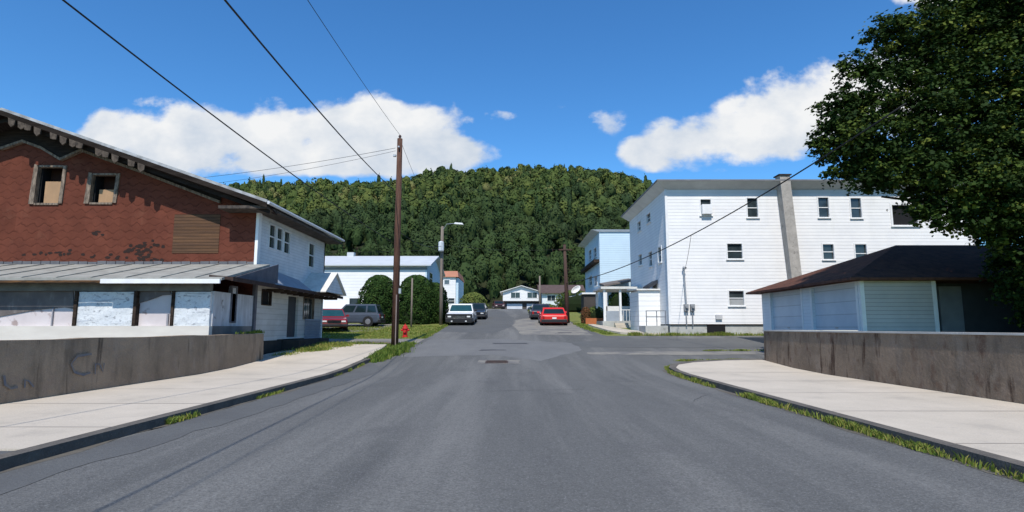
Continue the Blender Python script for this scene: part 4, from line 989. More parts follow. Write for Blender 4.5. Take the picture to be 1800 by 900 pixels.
# ================================================================== HOUSES FARTHER OFF
def gable_house(th, x0, x1, y0, y1, z0, ze, zr, axis, wallm, roofm, ov=.35, name='roof', endm=None):
    """axis 'x': ridge along x; 'y': ridge along y"""
    if axis == 'x':
        ym = (y0 + y1) / 2
        for X, s in ((x0, 1), (x1, -1)):
            plate('x', X, [(y0, z0), (y1, z0), (y1, ze), (ym, zr), (y0, ze)], [], s * .15).build('end_wall', endm or wallm, th)
        MB().box((x0 + .152, y0, z0), (x1 - .152, y0 + .15, ze)).build('front_wall', wallm, th); MB().box((x0 + .152, y1 - .15, z0), (x1 - .152, y1, ze)).build('rear_wall', wallm, th)
        k = (zr - ze) / (ym - y0); mb = MB()
        for s in (-1, 1):
            ye = ym + s * ((y1 - y0) / 2 + ov); zz = ze - k * ov
            mb.slab([(x0 - ov, ym, zr + .12), (x1 + ov, ym, zr + .12), (x1 + ov, ye, zz + .12), (x0 - ov, ye, zz + .12)], (0, 0, -.11))
        return mb.build(name, roofm, th)
    xm = (x0 + x1) / 2
    for Y, s in ((y0, 1), (y1, -1)):
        plate('y', Y, [(x0, z0), (x1, z0), (x1, ze), (xm, zr), (x0, ze)], [], s * .15).build('end_wall', endm or wallm, th)
    MB().box((x0, y0 + .152, z0), (x0 + .15, y1 - .152, ze)).build('side_wall', wallm, th); MB().box((x1 - .15, y0 + .152, z0), (x1, y1 - .152, ze)).build('side_wall', wallm, th)
    k = (zr - ze) / (xm - x0); mb = MB()
    for s in (-1, 1):
        xe = xm + s * ((x1 - x0) / 2 + ov); zz = ze - k * ov
        mb.slab([(xm, y0 - ov, zr + .12), (xe, y0 - ov, zz + .12), (xe, y1 + ov, zz + .12), (xm, y1 + ov, zr + .12)], (0, 0, -.11))
    return mb.build(name, roofm, th)


def simple_window(th, plane, c, px, sgn, **k):
    h = rectpx(plane, c, *px); return window(th, plane, c, h, sgn, dep=-.012, fw=k.pop('fw', .08), sill=False, **k)


# white block-like building behind the arborvitae
b3 = thing('white_building', 'long white building with pale metal roof behind the two round evergreens', 'house', (-18, 60, gz(55)))
X3 = on_y(750, 500, 55).x
gable_house(b3, -34, X3, 55, 66, gz(55) - .3, on_y(650, 466, 55).z, on_y(700, 452, 60.5).z, 'x', M('bright_white_siding', (.80, .79, .78), (.75, .745, .74), siding=dict(w=.3, d=.2, v=.04), rough=.6), greyroof, ov=.45, endm=siding_blue_and_shade)  # white end wall given pale blue, its shade put into the colour
MB().box((-34, 54.93, on_y(650, 474, 55).z), (X3 + .02, 54.997, on_y(650, 470, 55).z)).build('eave_shade_strip', M('painted_eave_shade', (.22, .24, .26), rough=.7), b3)  # dark strip painted as the soffit shadow below the eave
simple_window(b3, 'y', 55, (614, 524, 632, 537), 1, rails=0)
MB().box((-34, 53.6, gz(54) - .2), (on_y(628, 545, 53.6).x, 54.99, on_y(600, 542, 53.6).z)).build('low_wall', M('grey_white_wall', (.58, .60, .60), rough=.8), b3)
MB().box((-17.6, 60.2, on_y(607, 452, 60.5).z), (-16.9, 60.9, on_y(607, 447, 60.5).z + .2)).build('roof_vent', greyroof, b3)
for k, pxs in enumerate([(755, 480, 760, 500)]): simple_window(b3, 'x', X3 + .0, pxs, -1)

# narrow white house with orange-brown roof
b4 = thing('small_house', 'small white house with orange-brown roof edge beyond the evergreens', 'house', (-9, 82, gz(80)))
xa, xb4 = on_y(776, 500, 80).x, on_y(801, 500, 80).x
MB().box((xa, 80, gz(80) - .4), (xb4, 90, on_y(790, 487, 80).z)).build('wall', siding_w, b4)
t4 = on_y(790, 487, 80).z; t5 = on_y(790, 476, 80).z
MB().hexa([(xa - .3, 79.7, t4 + .002), (xb4 + .4, 79.7, t4 + .002), (xb4 + .4, 90.3, t4 + .002), (xa - .3, 90.3, t4 + .002)], [(xa - .1, 80.4, t5), (xb4 + .2, 80.4, t5), (xb4 + .2, 89, t5), (xa - .1, 89, t5)]).build('roof', orangeroof, b4)
MB().box((xb4 + .002, 80.3, gz(80) - .4), (xb4 + .35, 89, t4 - .1)).build('side_cladding', siding_blue_and_shade, b4)
simple_window(b4, 'y', 80, (788, 524, 799, 534), 1)
simple_window(b4, 'y', 80, (781, 492, 790, 500), 1, gm=glass_blue, rails=0)

# white split-level at the top of the street and the long house beside it
b5 = thing('split_level_house', 'white gabled house with two garage doors at the top of the street', 'house', (.8, 104, gz(100)))
q0 = on_y(884, 520, 100).x; q1 = on_y(949, 520, 100).x
ze5 = on_y(900, 513, 100).z; zr5 = on_y(917, 503, 100).z; zu = on_y(900, 529, 100).z
gable_house(b5, q0, q1, 100, 110, zu, ze5, zr5, 'y', M('cream_siding', (.78, .77, .74), (.74, .73, .70), siding=dict(w=.25, d=.3, v=.05), rough=.6), greywhiteroof, ov=.5)
MB().box((q0 + .3, 100.8, gz(100) - .3), (q1 - .1, 109.8, zu - .002)).build('lower_storey', M('dark_lower_wall', (.09, .08, .075), (.06, .055, .05), rough=.9), b5)
for pxs in ((898, 514, 914, 524), (927, 514, 944, 524)): simple_window(b5, 'y', 100, pxs, 1, fw=.16, rails=0, muntin=1)
for a, b in ((891, 918), (926, 949)):
    h = rectpx('y', 100.7, a, 534, b, 544); MB().box((h[0], 100.7, h[1] - .4), (h[2], 100.79, h[3])).build('garage_door', doorwhite, b5)
b6 = thing('bungalow', 'long pale bungalow with dark brown roof right of the split-level house', 'house', (7.5, 102, gz(100)))
q2 = on_y(953, 520, 98).x; q3 = on_y(1024, 520, 98).x
gable_house(b6, q2, q3, 98, 106, gz(98) - .3, on_y(980, 514, 98).z, on_y(980, 502, 102).z, 'x', M('cream_siding2', (.66, .70, .70), (.58, .62, .62), rough=.7), brownroof2, ov=.6)
for pxs in ((962, 519, 976, 529), (988, 517, 1004, 527)): simple_window(b6, 'y', 98, pxs, 1, fw=.12, rails=0, muntin=1)

# pale blue tall house
B2Y = 52.0; BX0 = on_y(1055, 500, B2Y).x
b2 = thing('tall_house', 'tall pale blue narrow house left of the white apartment house', 'house', (12, 57, gz(52)))
tb = on_y(1080, 408, B2Y).z
bz0 = gz(52) - .3
lw2 = [(1035, 440, 1040, 456), (1044, 436, 1049, 452), (1035, 486, 1041, 502), (1045, 486, 1050, 502), (1034, 520, 1040, 536)]
lh2 = [rectpx('x', BX0, *q) for q in lw2]
plate('x', BX0, [(B2Y, bz0), (62.5, bz0), (62.5, tb), (B2Y, tb)], lh2, .15).build('side_wall', siding_blue_and_shade, b2)
for h in lh2: window(b2, 'x', BX0, h, 1, 'window', fw=.07, rails=1)
MB().box((BX0 + .152, B2Y + .002, bz0), (BX0 + 12, 62.3, tb)).build('front_wall', siding_blue_and_shade, b2)
MB().hexa([(BX0 - .02, B2Y - .1, tb + .002), (BX0 + 12, B2Y - .1, tb + .002), (BX0 + 12, 62.6, tb + .002), (BX0 - .02, 62.6, tb + .002)], [(BX0 - .75, B2Y - .2, tb + .22), (BX0 + 12.2, B2Y - .2, tb + .22), (BX0 + 12.2, 63, tb + .22), (BX0 - .75, 63, tb + .22)]).build('roof', M('pale_eave', (.55, .58, .60), rough=.6), b2)
MB().box((BX0 - .5, 52.3, on_x(1040, 471, BX0).z), (BX0 - .002, 62.3, on_x(1040, 466, BX0).z)).build('pent_ledge', trim_dark, b2)
pz_ = on_y(1075, 494, 49.5)
MB().slab([(BX0 - .1, 49.3, pz_.z - .35), (BX0 + 2.6, 49.3, pz_.z + .1), (BX0 + 2.6, 51.99, pz_.z + .45), (BX0 - .1, 51.99, pz_.z)], (0, 0, -.14)).build('porch_roof', M('brown_porch_roof', (.15, .13, .12), rough=.9), b2)
MB().box((BX0 + .0, 49.4, gz(50) - .3), (BX0 + 2.6, 51.9, gz(50) + .45)).box((BX0 + .1, 49.5, gz(50) + .45), (BX0 + 2.4, 49.62, gz(50) + 1.3)).build('porch_base', trim, b2)
MB().box((BX0 + .05, 49.5, gz(50) + .45), (BX0 + .2, 49.65, pz_.z - .45)).box((BX0 + 2.3, 49.5, gz(50) + 1.3), (BX0 + 2.45, 49.65, pz_.z - .1)).build('porch_post', trim, b2)
# small dark entrance canopy on the left side of the tall house
MB().box((BX0 - 1.5, 53.5, gz(54) + 2.3), (BX0 - .01, 56, gz(54) + 2.45)).build('side_canopy', trim, b2)
MB().box((BX0 - 1.3, 53.7, gz(54) - .2), (BX0 - .01, 55.8, gz(54) + 2.298)).build('side_entry', M('dark_entry', (.07, .06, .055), rough=.9), b2)


# ================================================================== POLES AND WIRES
def pole(label, X, Y, top, r0, r1, mat, group='utility poles along the street', lean=0):
    z = gz(Y); th = thing('utility_pole', label, 'utility pole', (X, Y, z), group)
    MB().tube([(X, Y, z - .4), (X + lean * .5, Y, (z + top) / 2), (X + lean, Y, top)], [r0, (r0 + r1) / 2, r1], 14).build('pole', mat, th, smooth=True)
    return th


PX, PY = on_y(694, 600, 29).x, 29.0
PT = on_y(694, 244, PY).z
p1 = pole('tall reddish-brown wooden utility pole at the left street corner', PX, PY, PT, .185, .135, polewood)
MB().tube([(PX, PY, PT), (PX, PY, PT + .10)], .05, 8).tube([(PX, PY, PT + .10), (PX, PY, PT + .2)], [.09, .05], 8).build('insulator', M('brown_porcelain', (.10, .06, .05), rough=.3), p1)
MB().box((PX - .04, PY - .30, PT - .55), (PX + .04, PY - .13, PT - .48)).box((PX - .30, PY - .19, PT - 1.0), (PX - .16, PY - .03, PT - .9)).box((PX + .15, PY - .1, on_y(694, 512, PY).z - .12), (PX + .26, PY + .05, on_y(694, 512, PY).z + .15)).build('bracket', steel, p1)
MB().tube([(PX + .06, PY - .155, gz(PY)), (PX + .06, PY - .15, gz(PY) + 2.6)], .03, 6).build('ground_conduit', M('grey_conduit', (.28, .22, .20), rough=.7), p1)

P2X, P2Y = on_y(775, 560, 45.5).x, 45.5
P2T = on_y(777, 398, P2Y).z
p2 = pole('greyish utility pole with transformer and street lamp by the evergreens', P2X, P2Y, P2T, .15, .11, polegrey)
zt = on_y(775, 434, P2Y).z
MB().tube([(P2X - .02, P2Y - .36, zt - .42), (P2X - .02, P2Y - .36, zt - .36), (P2X - .02, P2Y - .36, zt + .32), (P2X - .02, P2Y - .36, zt + .40)], [.17, .22, .22, .12], 14).build('transformer', M('pale_transformer', (.62, .66, .68), rough=.4), p2, smooth=False)
la = on_y(806, 394, P2Y - .6)
ar = MB().tube([(P2X, P2Y, P2T - .35), (P2X + .4, P2Y - .2, la.z + .08), (la.x - .25, P2Y - .55, la.z + .07)], .03, 6).build('lamp_arm', steel, p2)
MB().hexa([(la.x - .35, P2Y - .72, la.z), (la.x + .42, P2Y - .70, la.z - .06), (la.x + .42, P2Y - .45, la.z - .06), (la.x - .35, P2Y - .43, la.z)], [(la.x - .3, P2Y - .68, la.z + .14), (la.x + .3, P2Y - .66, la.z + .10), (la.x + .3, P2Y - .5, la.z + .10), (la.x - .3, P2Y - .48, la.z + .14)]).build('lamp_head', M('lamp_head_grey', (.6, .62, .64), rough=.4), p2, bevel=.03)

P3X, P3Y = on_y(998, 560, 47.5).x, 47.5
P3T = on_y(993, 430, P3Y).z
p3 = pole('dark brown utility pole behind the red car', P3X, P3Y, P3T, .19, .12, poledark, lean=-.2)
MB().box((P3X - .7, P3Y - .16, P3T - .5), (P3X + .4, P3Y - .06, P3T - .4)).build('crossarm', poledark, p3)
dn = on_y(1013, 509, P3Y - .2)
dish = thing('satellite_dish', 'small white oval satellite dish beside the dark pole', 'satellite dish', (dn.x, P3Y - .25, dn.z - 1.2))
mb = MB(); rings = 5; seg = 16; vs = [(dn.x, P3Y - .2, dn.z)]; fs = []
for i in range(1, rings + 1):
    r_ = .42 * i / rings
    for k in range(seg):
        a = 6.283 * k / seg; u_ = math.cos(a) * r_; v_ = math.sin(a) * r_ * .62; dpt = .12 * (i / rings) ** 2
        vs.append((dn.x + u_ * .92 - .05 * (i / rings), P3Y - .2 - dpt, dn.z + v_ + u_ * .42))
for k in range(seg): fs.append((0, 1 + k, 1 + (k + 1) % seg))
for i in range(rings - 1):
    for k in range(seg): a = 1 + i * seg; fs.append((a + k, a + seg + k, a + seg + (k + 1) % seg, a + (k + 1) % seg))
do = mb.add(vs, fs).build('reflector', trim, dish, smooth=True); sm = do.modifiers.new('s', 'SOLIDIFY'); sm.thickness = .02
MB().tube([(dn.x, P3Y - .17, dn.z), (dn.x - .1, P3Y - .1, dn.z - .5), (P3X + .12, P3Y - .05, dn.z - .6)], .03, 6).build('mount', steel, dish)

p4 = pole('far thin utility pole in front of the split-level house', on_y(949, 530, 92).x, 92.0, on_y(949, 485, 92).z, .16, .12, polegrey)
p5 = pole('short pale pole standing in front of the right evergreen', on_y(724, 520, 42.5).x, 42.5, on_y(724, 489, 42.5).z, .07, .06, polegrey)


def wire(name, a, b, sag, r, label, cat='cable', n=26, grp='overhead wires'):
    a, b = Vector(a), Vector(b); pts = [a + (b - a) * (i / n) - Vector((0, 0, sag * 4 * (i / n) * (1 - i / n))) for i in range(n + 1)]
    o = MB().tube(pts, r, 6).build(name, wiremat, smooth=True); tag(o, label, cat, grp); return o


def extend(p_pole, px, py, Yn, Yend, lift):     # straight line from the pole through an image point nearer the camera, carried on past it
    q = on_y(px, py, Yn); d = (q - p_pole) / (p_pole.y - Yn); return p_pole + d * (p_pole.y - Yend) + Vector((0, 0, lift))


A1 = Vector((PX - .16, PY - .1, on_y(694, 428, PY).z))
wire('overhead_wire', A1, extend(A1, 122, 0, 9, -6, .8), .55, .018, 'thick left overhead wire dropping to the middle of the corner pole')
A2 = Vector((PX - .14, PY - .14, on_y(694, 338, PY).z))
wire('overhead_wire', A2, extend(A2, 397, 0, 8.5, -6, .8), .5, .018, 'thick twisted overhead wire dropping to the upper corner pole')
A3 = Vector((PX, PY, PT + .2))
wire('overhead_wire', A3, extend(A3, 545, 0, 12, -10, .6), .35, .008, 'thin overhead wire to the very top of the corner pole')
A4 = Vector((PX - .22, PY, PT - .5))
e4 = on_y(360, 302, 33)
wire('overhead_wire', A4, e4 + (e4 - A4) * .8, .35, .011, 'thin wire running left from the corner pole across the cloud')
wire('overhead_wire', A4 + Vector((0, .1, -.12)), e4 + (e4 - A4) * .8 + Vector((0, .3, -.3)), .5, .009, 'lower thin wire running left from the corner pole')
B1 = on_y(1062, 470, 50); C1 = on_y(1441, 262, 19.5)
B0 = Vector((P3X - .1, P3Y, on_y(995, 498, P3Y).z))
E1 = C1 + (C1 - B0) * .12
sw = wire('service_cable', B0, E1, .95, .028, 'thick dark cable crossing the white apartment house up into the tree')
T = .62; mid = B0 + (E1 - B0) * T - Vector((0, 0, .95 * 4 * T * (1 - T)))
wire('service_drop', mid, (m0.x + .05, AY - .33, m0.z + .1), .1, .012, 'thin drop wire from the thick cable to the meter mast', grp='overhead wires')
wire('overhead_wire', (P2X, P2Y, on_y(775, 430, P2Y).z), (P3X - .5, P3Y - .1, P3T - .4), .25, .011, 'thin wire crossing the street between the two middle poles')
wire('overhead_wire', A3 - Vector((0, 0, .2)), (P2X, P2Y, P2T - .1), .5, .009, 'thin wire from the corner pole to the lamp pole')
wire('overhead_wire', (PX, PY + .1, on_y(694, 405, PY).z), (P2X, P2Y, zt + .1), .4, .018, 'thicker wire from the corner pole to the transformer')
wire('overhead_wire', (P2X, P2Y, zt - .2), (on_y(520, 425, 52).x - 10, 52, on_y(520, 427, 52).z), .5, .012, 'thin wire running left from the transformer past the forest')


# ================================================================== HYDRANT AND STREET THINGS
hx, hy = on_y(712, 590, 34.3).x, 34.3; hz_ = gz(hy)
hyd = thing('fire_hydrant', 'small red fire hydrant on the lawn edge right of the tall pole', 'fire hydrant', (hx, hy, hz_))


def lathe(prof, x, y, z, n=14):
    mb = MB(); vs = []; fs = []
    for r_, h_ in prof:
        for k in range(n): a = 6.283 * k / n; vs.append((x + r_ * math.cos(a), y + r_ * math.sin(a), z + h_))
    for i in range(len(prof) - 1):
        for k in range(n): fs.append((i * n + k, i * n + (k + 1) % n, (i + 1) * n + (k + 1) % n, (i + 1) * n + k))
    fs.append(tuple(range(n))[::-1]); fs.append(tuple(range((len(prof) - 1) * n, len(prof) * n))); return mb.add(vs, fs)


lathe([(.20, -.1), (.20, .05), (.14, .06), (.135, .48), (.18, .49), (.18, .54), (.155, .56), (.13, .66), (.07, .73), (.03, .74), (.03, .80), (.0, .80)], hx, hy, hz_).build('barrel', redpaint, hyd)
for s_ in (-1, 1): MB().tube([(hx + s_ * .11, hy, hz_ + .42), (hx + s_ * .21, hy, hz_ + .42), (hx + s_ * .25, hy, hz_ + .42)], [.07, .07, .05], 10).build('side_outlet', redpaint, hyd)
MB().tube([(hx, hy - .1, hz_ + .36), (hx, hy - .24, hz_ + .36)], .09, 10).build('front_outlet', redpaint, hyd)

mc = on_y(870, 644, 23.4)
dg = thing('manhole_cover', 'rusty brown iron cover set in a broken concrete patch in the road', 'manhole cover', (mc.x, 22.9, gz(22.9)))
mh = blob('tmp', [(-1.35, 22.3), (.3, 22.25), (.35, 23.35), (-1.3, 23.4)], .021, asphalt_pale); mh.name = 'concrete_collar'; del mh['kind']; attach(mh, dg)
mb = MB(); x0, x1, y0, y1 = -1.05, -.15, 22.45, 23.15
mb.slab([(x0, y0, gz(y0) + .034), (x1, y0, gz(y0) + .034), (x1, y1, gz(y1) + .034), (x0, y1, gz(y1) + .034)], (0, 0, -.03)).build('cover', ironmat, dg)
mb = MB()
for k in range(6): yy = y0 + .08 + k * .115; mb.box((x0 + .06, yy, gz(yy) + .03), (x1 - .06, yy + .04, gz(yy) + .048))
mb.build('ribs', ironmat, dg)

# terracotta planter, shrubs near the blue house
pl_ = thing('planter_wall', 'low orange terracotta block planter by the right corner walk', 'planter', (6.8, 46.6, gz(46.6)))
MB().box((5.95, 46.2, gz(46) - .2), (7.4, 46.45, gz(46) + .5)).box((7.15, 46.452, gz(46) - .2), (7.4, 48, gz(46) + .5)).build('block_wall', terracotta, pl_)
MB().box((5.95, 46.46, gz(46) - .2), (7.14, 47.9, gz(46) + .42)).build('soil_fill', soil, pl_)


# ================================================================== PLANTS
def shrub(name, label, cat, x, y, z, rx, ry, h, n, ls, mat, coremat, shape=1.0, group=None, tmean=.48, lumps=.10):
    th = thing(name, label, cat, (x, y, z), group)
    d = sph(n); d[:, 2] = np.abs(d[:, 2]) * 1.0
    zz = RNG.uniform(0, 1, n) ** .85
    prof = np.sqrt(np.clip(1 - np.abs((zz - .35) / .66) ** (2.3 * shape), 0, 1)); prof = np.where(zz < .35, .88 + .12 * zz / .35, prof)
    ang = RNG.uniform(0, 2 * math.pi, n)
    bump = 1 + lumps * (np.sin(ang * 5 + zz * 7) * .5 + np.sin(ang * 9 - zz * 15) * .4 + np.sin(zz * 25 + ang * 3) * .35)
    rr = RNG.uniform(.86, 1.05, n) * bump * prof
    c = np.stack([x + np.cos(ang) * rx * rr, y + np.sin(ang) * ry * rr, z + zz * h], 1)
    nn = np.stack([np.cos(ang), np.sin(ang), (zz - .3) * 1.2], 1) + RNG.normal(size=(n, 3)) * .5
    leafmesh('crown', c, nn, RNG.uniform(.6, 1.2, n) * ls, np.clip(RNG.normal(tmean, .2, n) + (bump - 1) * 1.5, 0, 1), mat, th)
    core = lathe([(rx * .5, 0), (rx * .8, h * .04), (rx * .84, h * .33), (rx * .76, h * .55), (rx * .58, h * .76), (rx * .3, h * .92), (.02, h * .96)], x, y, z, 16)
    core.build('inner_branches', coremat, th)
    return th


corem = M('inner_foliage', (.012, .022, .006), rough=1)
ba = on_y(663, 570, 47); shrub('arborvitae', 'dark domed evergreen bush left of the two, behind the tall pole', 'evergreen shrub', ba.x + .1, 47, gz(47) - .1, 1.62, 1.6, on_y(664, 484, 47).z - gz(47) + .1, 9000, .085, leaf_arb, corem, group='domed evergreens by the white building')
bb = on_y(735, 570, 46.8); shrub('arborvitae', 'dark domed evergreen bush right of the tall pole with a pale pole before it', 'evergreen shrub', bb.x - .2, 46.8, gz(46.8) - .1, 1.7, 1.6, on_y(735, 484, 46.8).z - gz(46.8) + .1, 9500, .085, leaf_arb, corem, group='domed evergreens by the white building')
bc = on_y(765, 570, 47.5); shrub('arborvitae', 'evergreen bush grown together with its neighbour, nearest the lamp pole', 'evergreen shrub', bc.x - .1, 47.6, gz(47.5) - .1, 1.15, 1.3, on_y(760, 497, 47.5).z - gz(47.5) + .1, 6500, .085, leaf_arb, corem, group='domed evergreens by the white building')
shrub('roadside_bush', 'yellow-green bush beside the road left of the crest', 'bush', on_y(832, 540, 72).x, 72, gz(72) - .1, 1.7, 1.5, 2.4, 2600, .12, leaf_bush, corem)
shrub('roadside_bush', 'low green bush just behind the dark and red parked cars', 'bush', on_y(950, 540, 62).x + .4, 62, gz(62) - .1, 1.7, 1.2, 1.25, 1800, .11, leaf_bush, corem)
shrub('garden_bush', 'small reddish-brown bush beside the orange planter', 'bush', 6.05, 46.9, gz(46.9), .42, .4, 1.35, 900, .06, M('rusty_leaves', (.12, .05, .02), (.07, .05, .02), tint=[(0, (.05, .04, .015)), (1, (.20, .07, .03))]), corem)
shrub('garden_bush', 'grey-green bush inside the orange planter', 'bush', 6.9, 47.1, gz(47) + .3, .75, .5, 1.1, 1100, .07, leaf_bush, corem, tmean=.3)
shrub('garden_bush', 'small green tree-like bush before the long bungalow', 'bush', on_y(1010, 545, 70).x, 70, gz(70), 2.3, 1.4, 2.6, 2200, .13, leaf_bush, corem, tmean=.2)
shrub('garden_bush', 'dark bush under the porch roof of the blue house', 'bush', BX0 + 1.4, 50.4, gz(50) + 1.0, .95, .6, 1.7, 1600, .08, leaf_arb, corem)
for i in range(7):
    xx = 11.5 + i * 3.1 + (i % 2) * .6
    if i >= 4: pass
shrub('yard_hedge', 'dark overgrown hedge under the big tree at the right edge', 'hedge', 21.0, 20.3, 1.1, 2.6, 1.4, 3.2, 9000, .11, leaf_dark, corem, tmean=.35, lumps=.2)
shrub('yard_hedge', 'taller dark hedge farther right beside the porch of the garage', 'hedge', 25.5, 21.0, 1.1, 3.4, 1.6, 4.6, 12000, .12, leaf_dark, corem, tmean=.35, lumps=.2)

# the big maple on the right
TX, TY, TZ = 20.8, 20.5, 1.1
tree = thing('maple_tree', 'huge dark leafy tree overhanging the garage at the right edge', 'tree', (TX, TY, TZ))
tr = MB().tube([(TX, TY, TZ - .2), (TX - .1, TY, TZ + 1.6), (TX - .2, TY + .1, TZ + 3.4), (TX - .1, TY, TZ + 6)], [.55, .42, .38, .30], 12)
limbs = []
for k, (dx, dy, dz, r0) in enumerate([(-6.5, -.8, 4.2, .22), (-5.2, 1.5, 6.8, .2), (-3.2, -2.2, 8.5, .2), (.5, 1, 10, .24), (4.5, -1, 7, .2), (3, 3, 5, .2), (-6.8, .6, 1.8, .15), (-1.5, -4, 5, .18)]):
    s0 = Vector((TX - .15, TY, TZ + 3.0 + (k % 3) * 1.0)); e_ = Vector((TX + dx, TY + dy, TZ + 3.6 + dz)); mdl = s0 + (e_ - s0) * .5 + Vector((0, 0, .7))
    tr.tube([s0, mdl, e_], [r0, r0 * .65, r0 * .25], 8); limbs.append((mdl, e_))
    for j in range(4):
        t_ = .45 + .14 * j; b0 = s0 + (e_ - s0) * t_ + Vector((0, 0, .5)); tr.tube([b0, b0 + Vector((random.uniform(-1.6, 1.6), random.uniform(-1.6, 1.6), random.uniform(.1, 1.5)))], [r0 * .35, .03], 6)
tr.build('trunk', bark, tree, smooth=True)
# crown built from many leafy sprays: outline chosen from lobes
L3 = []   # centre, radii


def lobe(px, py, Y, rx, rz): p = on_y(px, py, Y); L3.append((p.x, p.y, p.z, rx, rx * .95, rz))


for a in [(1520, 245, 20, 1.55, 1.1), (1530, 175, 20.3, 1.25, .9), (1595, 110, 20.5, 1.35, 1.0), (1640, 45, 20.5, 1.2, .9), (1565, 285, 19.6, 1.4, .8), (1630, 312, 19.2, 1.4, .75), (1610, 215, 20, 1.9, 1.5),
          (1700, 150, 20.4, 2.2, 1.7), (1700, 290, 19.4, 2.0, 1.6), (1800, 60, 20.8, 2.6, 2.0), (1800, 230, 20, 2.6, 2.2), (1780, 350, 19.2, 1.9, 1.2), (1900, 380, 19.6, 2.4, 1.6), (1710, 345, 18.9, 1.5, .65), (1860, 130, 21, 3.2, 3), (1980, 250, 21, 3, 3), (1740, -40, 21, 2.4, 1.8),
          (1860, -120, 21, 3.2, 2.4), (2000, -20, 21.5, 3.4, 3), (1990, -200, 21.5, 2.6, 2), (1750, 20, 21.6, 2.4, 2.0), (1690, 240, 21.4, 2.0, 1.5), (1820, 300, 21.6, 2.6, 2.0), (1850, -30, 22.5, 3, 2.6), (1775, 402, 20.5, .85, .55), (1650, 110, 22, 1.7, 1.5), (1480, 235, 20.2, .9, .62), (1500, 290, 19.8, .9, .6), (1478, 190, 20.3, .7, .5),
          (1560, 55, 20.6, .7, .5), (1508, 118, 20.4, .6, .45), (1462, 262, 20.1, .55, .4), (1660, 372, 18.8, .8, .36), (1730, 385, 18.8, 1.1, .5), (1530, 318, 19.4, .6, .35),
          (1815, 430, 19.2, 1.4, .7), (1840, 500, 19.6, 1.2, .9), (1890, 470, 19.6, 1.8, 1.4), (1780, 470, 21.2, .7, .7)]: lobe(*a)
L3 = np.array(L3)
cl_c = []; cl_r = []
for x, y, z, rx, ry, rz in L3:                   # clusters of leaves on each lobe
    n_cl = int(40 * rx * rz) + 12
    d = sph(n_cl); rr = RNG.uniform(.70, 1.20, n_cl)[:, None] * (1 + .14 * np.sin(d[:, :1] * 7 + d[:, 2:] * 9))
    cl_c.append(np.array([x, y, z]) + d * rr * np.array([rx, ry, rz])); cl_r.append(RNG.uniform(.14, .48, n_cl))
    n_in = int(9 * rx * rz) + 3; d = sph(n_in); rr = RNG.uniform(.1, .7, n_in)[:, None]
    cl_c.append(np.array([x, y, z]) + d * rr * np.array([rx, ry, rz])); cl_r.append(RNG.uniform(.3, .6, n_in))
cl_c = np.concatenate(cl_c); cl_r = np.concatenate(cl_r)
per = 44; n = len(cl_c) * per
cc = np.repeat(cl_c, per, 0); cr_ = np.repeat(cl_r, per)[:, None]
d = sph(n); pos = cc + d * cr_ * RNG.uniform(.25, 1.1, (n, 1)) * np.array([1.15, 1.15, .62])
nn = d * .35 + RNG.normal(size=(n, 3)) * .45 + np.array([-.1, -.2, .75])
tb_ = np.repeat(np.clip(RNG.normal(.42, .28, len(cl_c)), 0, 1), per)
leafmesh('crown', pos, nn, RNG.uniform(.045, .10, n), np.clip(tb_ + RNG.normal(0, .07, n), 0, 1), leaf_dark, tree, aspect=.72)


# grass and weeds
def grass(name, label, segs, n, h, spread, cat='weeds', tmean=.5, dz=.02, plaus=True, broad=1.0):
    P = []; T = []; fs = []; vs = []
    rnd = np.random.default_rng(len(label) * 13 + n)
    tot = sum((Vector(b) - Vector(a)).length * w for a, b, w in segs)
    for a, b, w in segs:
        a, b = Vector(a), Vector(b); L_ = (b - a).length; k = max(4, int(n * L_ * w / tot))
        nclump = max(3, int(L_ * 2.2)); ct = rnd.uniform(0, 1, nclump); cs = rnd.uniform(.4, 1.25, nclump)
        for _ in range(k):
            ci = rnd.integers(nclump); t = np.clip(ct[ci] + rnd.normal(0, .10 / max(L_, .5) * 1.6), 0, 1) if rnd.random() < .8 else rnd.random()
            p = a + (b - a) * float(t); q = rnd.normal(0, spread, 2); x = p.x + q[0]; y = p.y + q[1]
            hh = h * cs[ci] * rnd.uniform(.35, 1.1); an = rnd.uniform(0, 6.283); wd = rnd.uniform(.006, .013) * broad * (1 + hh); le = rnd.uniform(.1, .75) * hh; la_ = rnd.uniform(0, 6.283)
            z0 = gz(y) + dz; dx, dy = math.cos(an) * wd, math.sin(an) * wd; lx, ly = math.cos(la_) * le, math.sin(la_) * le
            o = len(vs)
            vs += [(x - dx, y - dy, z0), (x + dx, y + dy, z0), (x + dx * .8 + lx * .4, y + dy * .8 + ly * .4, z0 + hh * .6), (x - dx * .8 + lx * .4, y - dy * .8 + ly * .4, z0 + hh * .6), (x + lx, y + ly, z0 + hh)]
            fs += [(o, o + 1, o + 2, o + 3), (o + 3, o + 2, o + 4)]; tt = float(np.clip(rnd.normal(tmean, .25), 0, 1)); T += [tt, tt]
    mb = MB().add(vs, fs); ob = mb.build(name, blade)
    at = ob.data.attributes.new('tint', 'FLOAT', 'FACE'); at.data.foreach_set('value', np.array(T, dtype=np.float32))
    tag(ob, label, cat, kind='stuff'); return ob


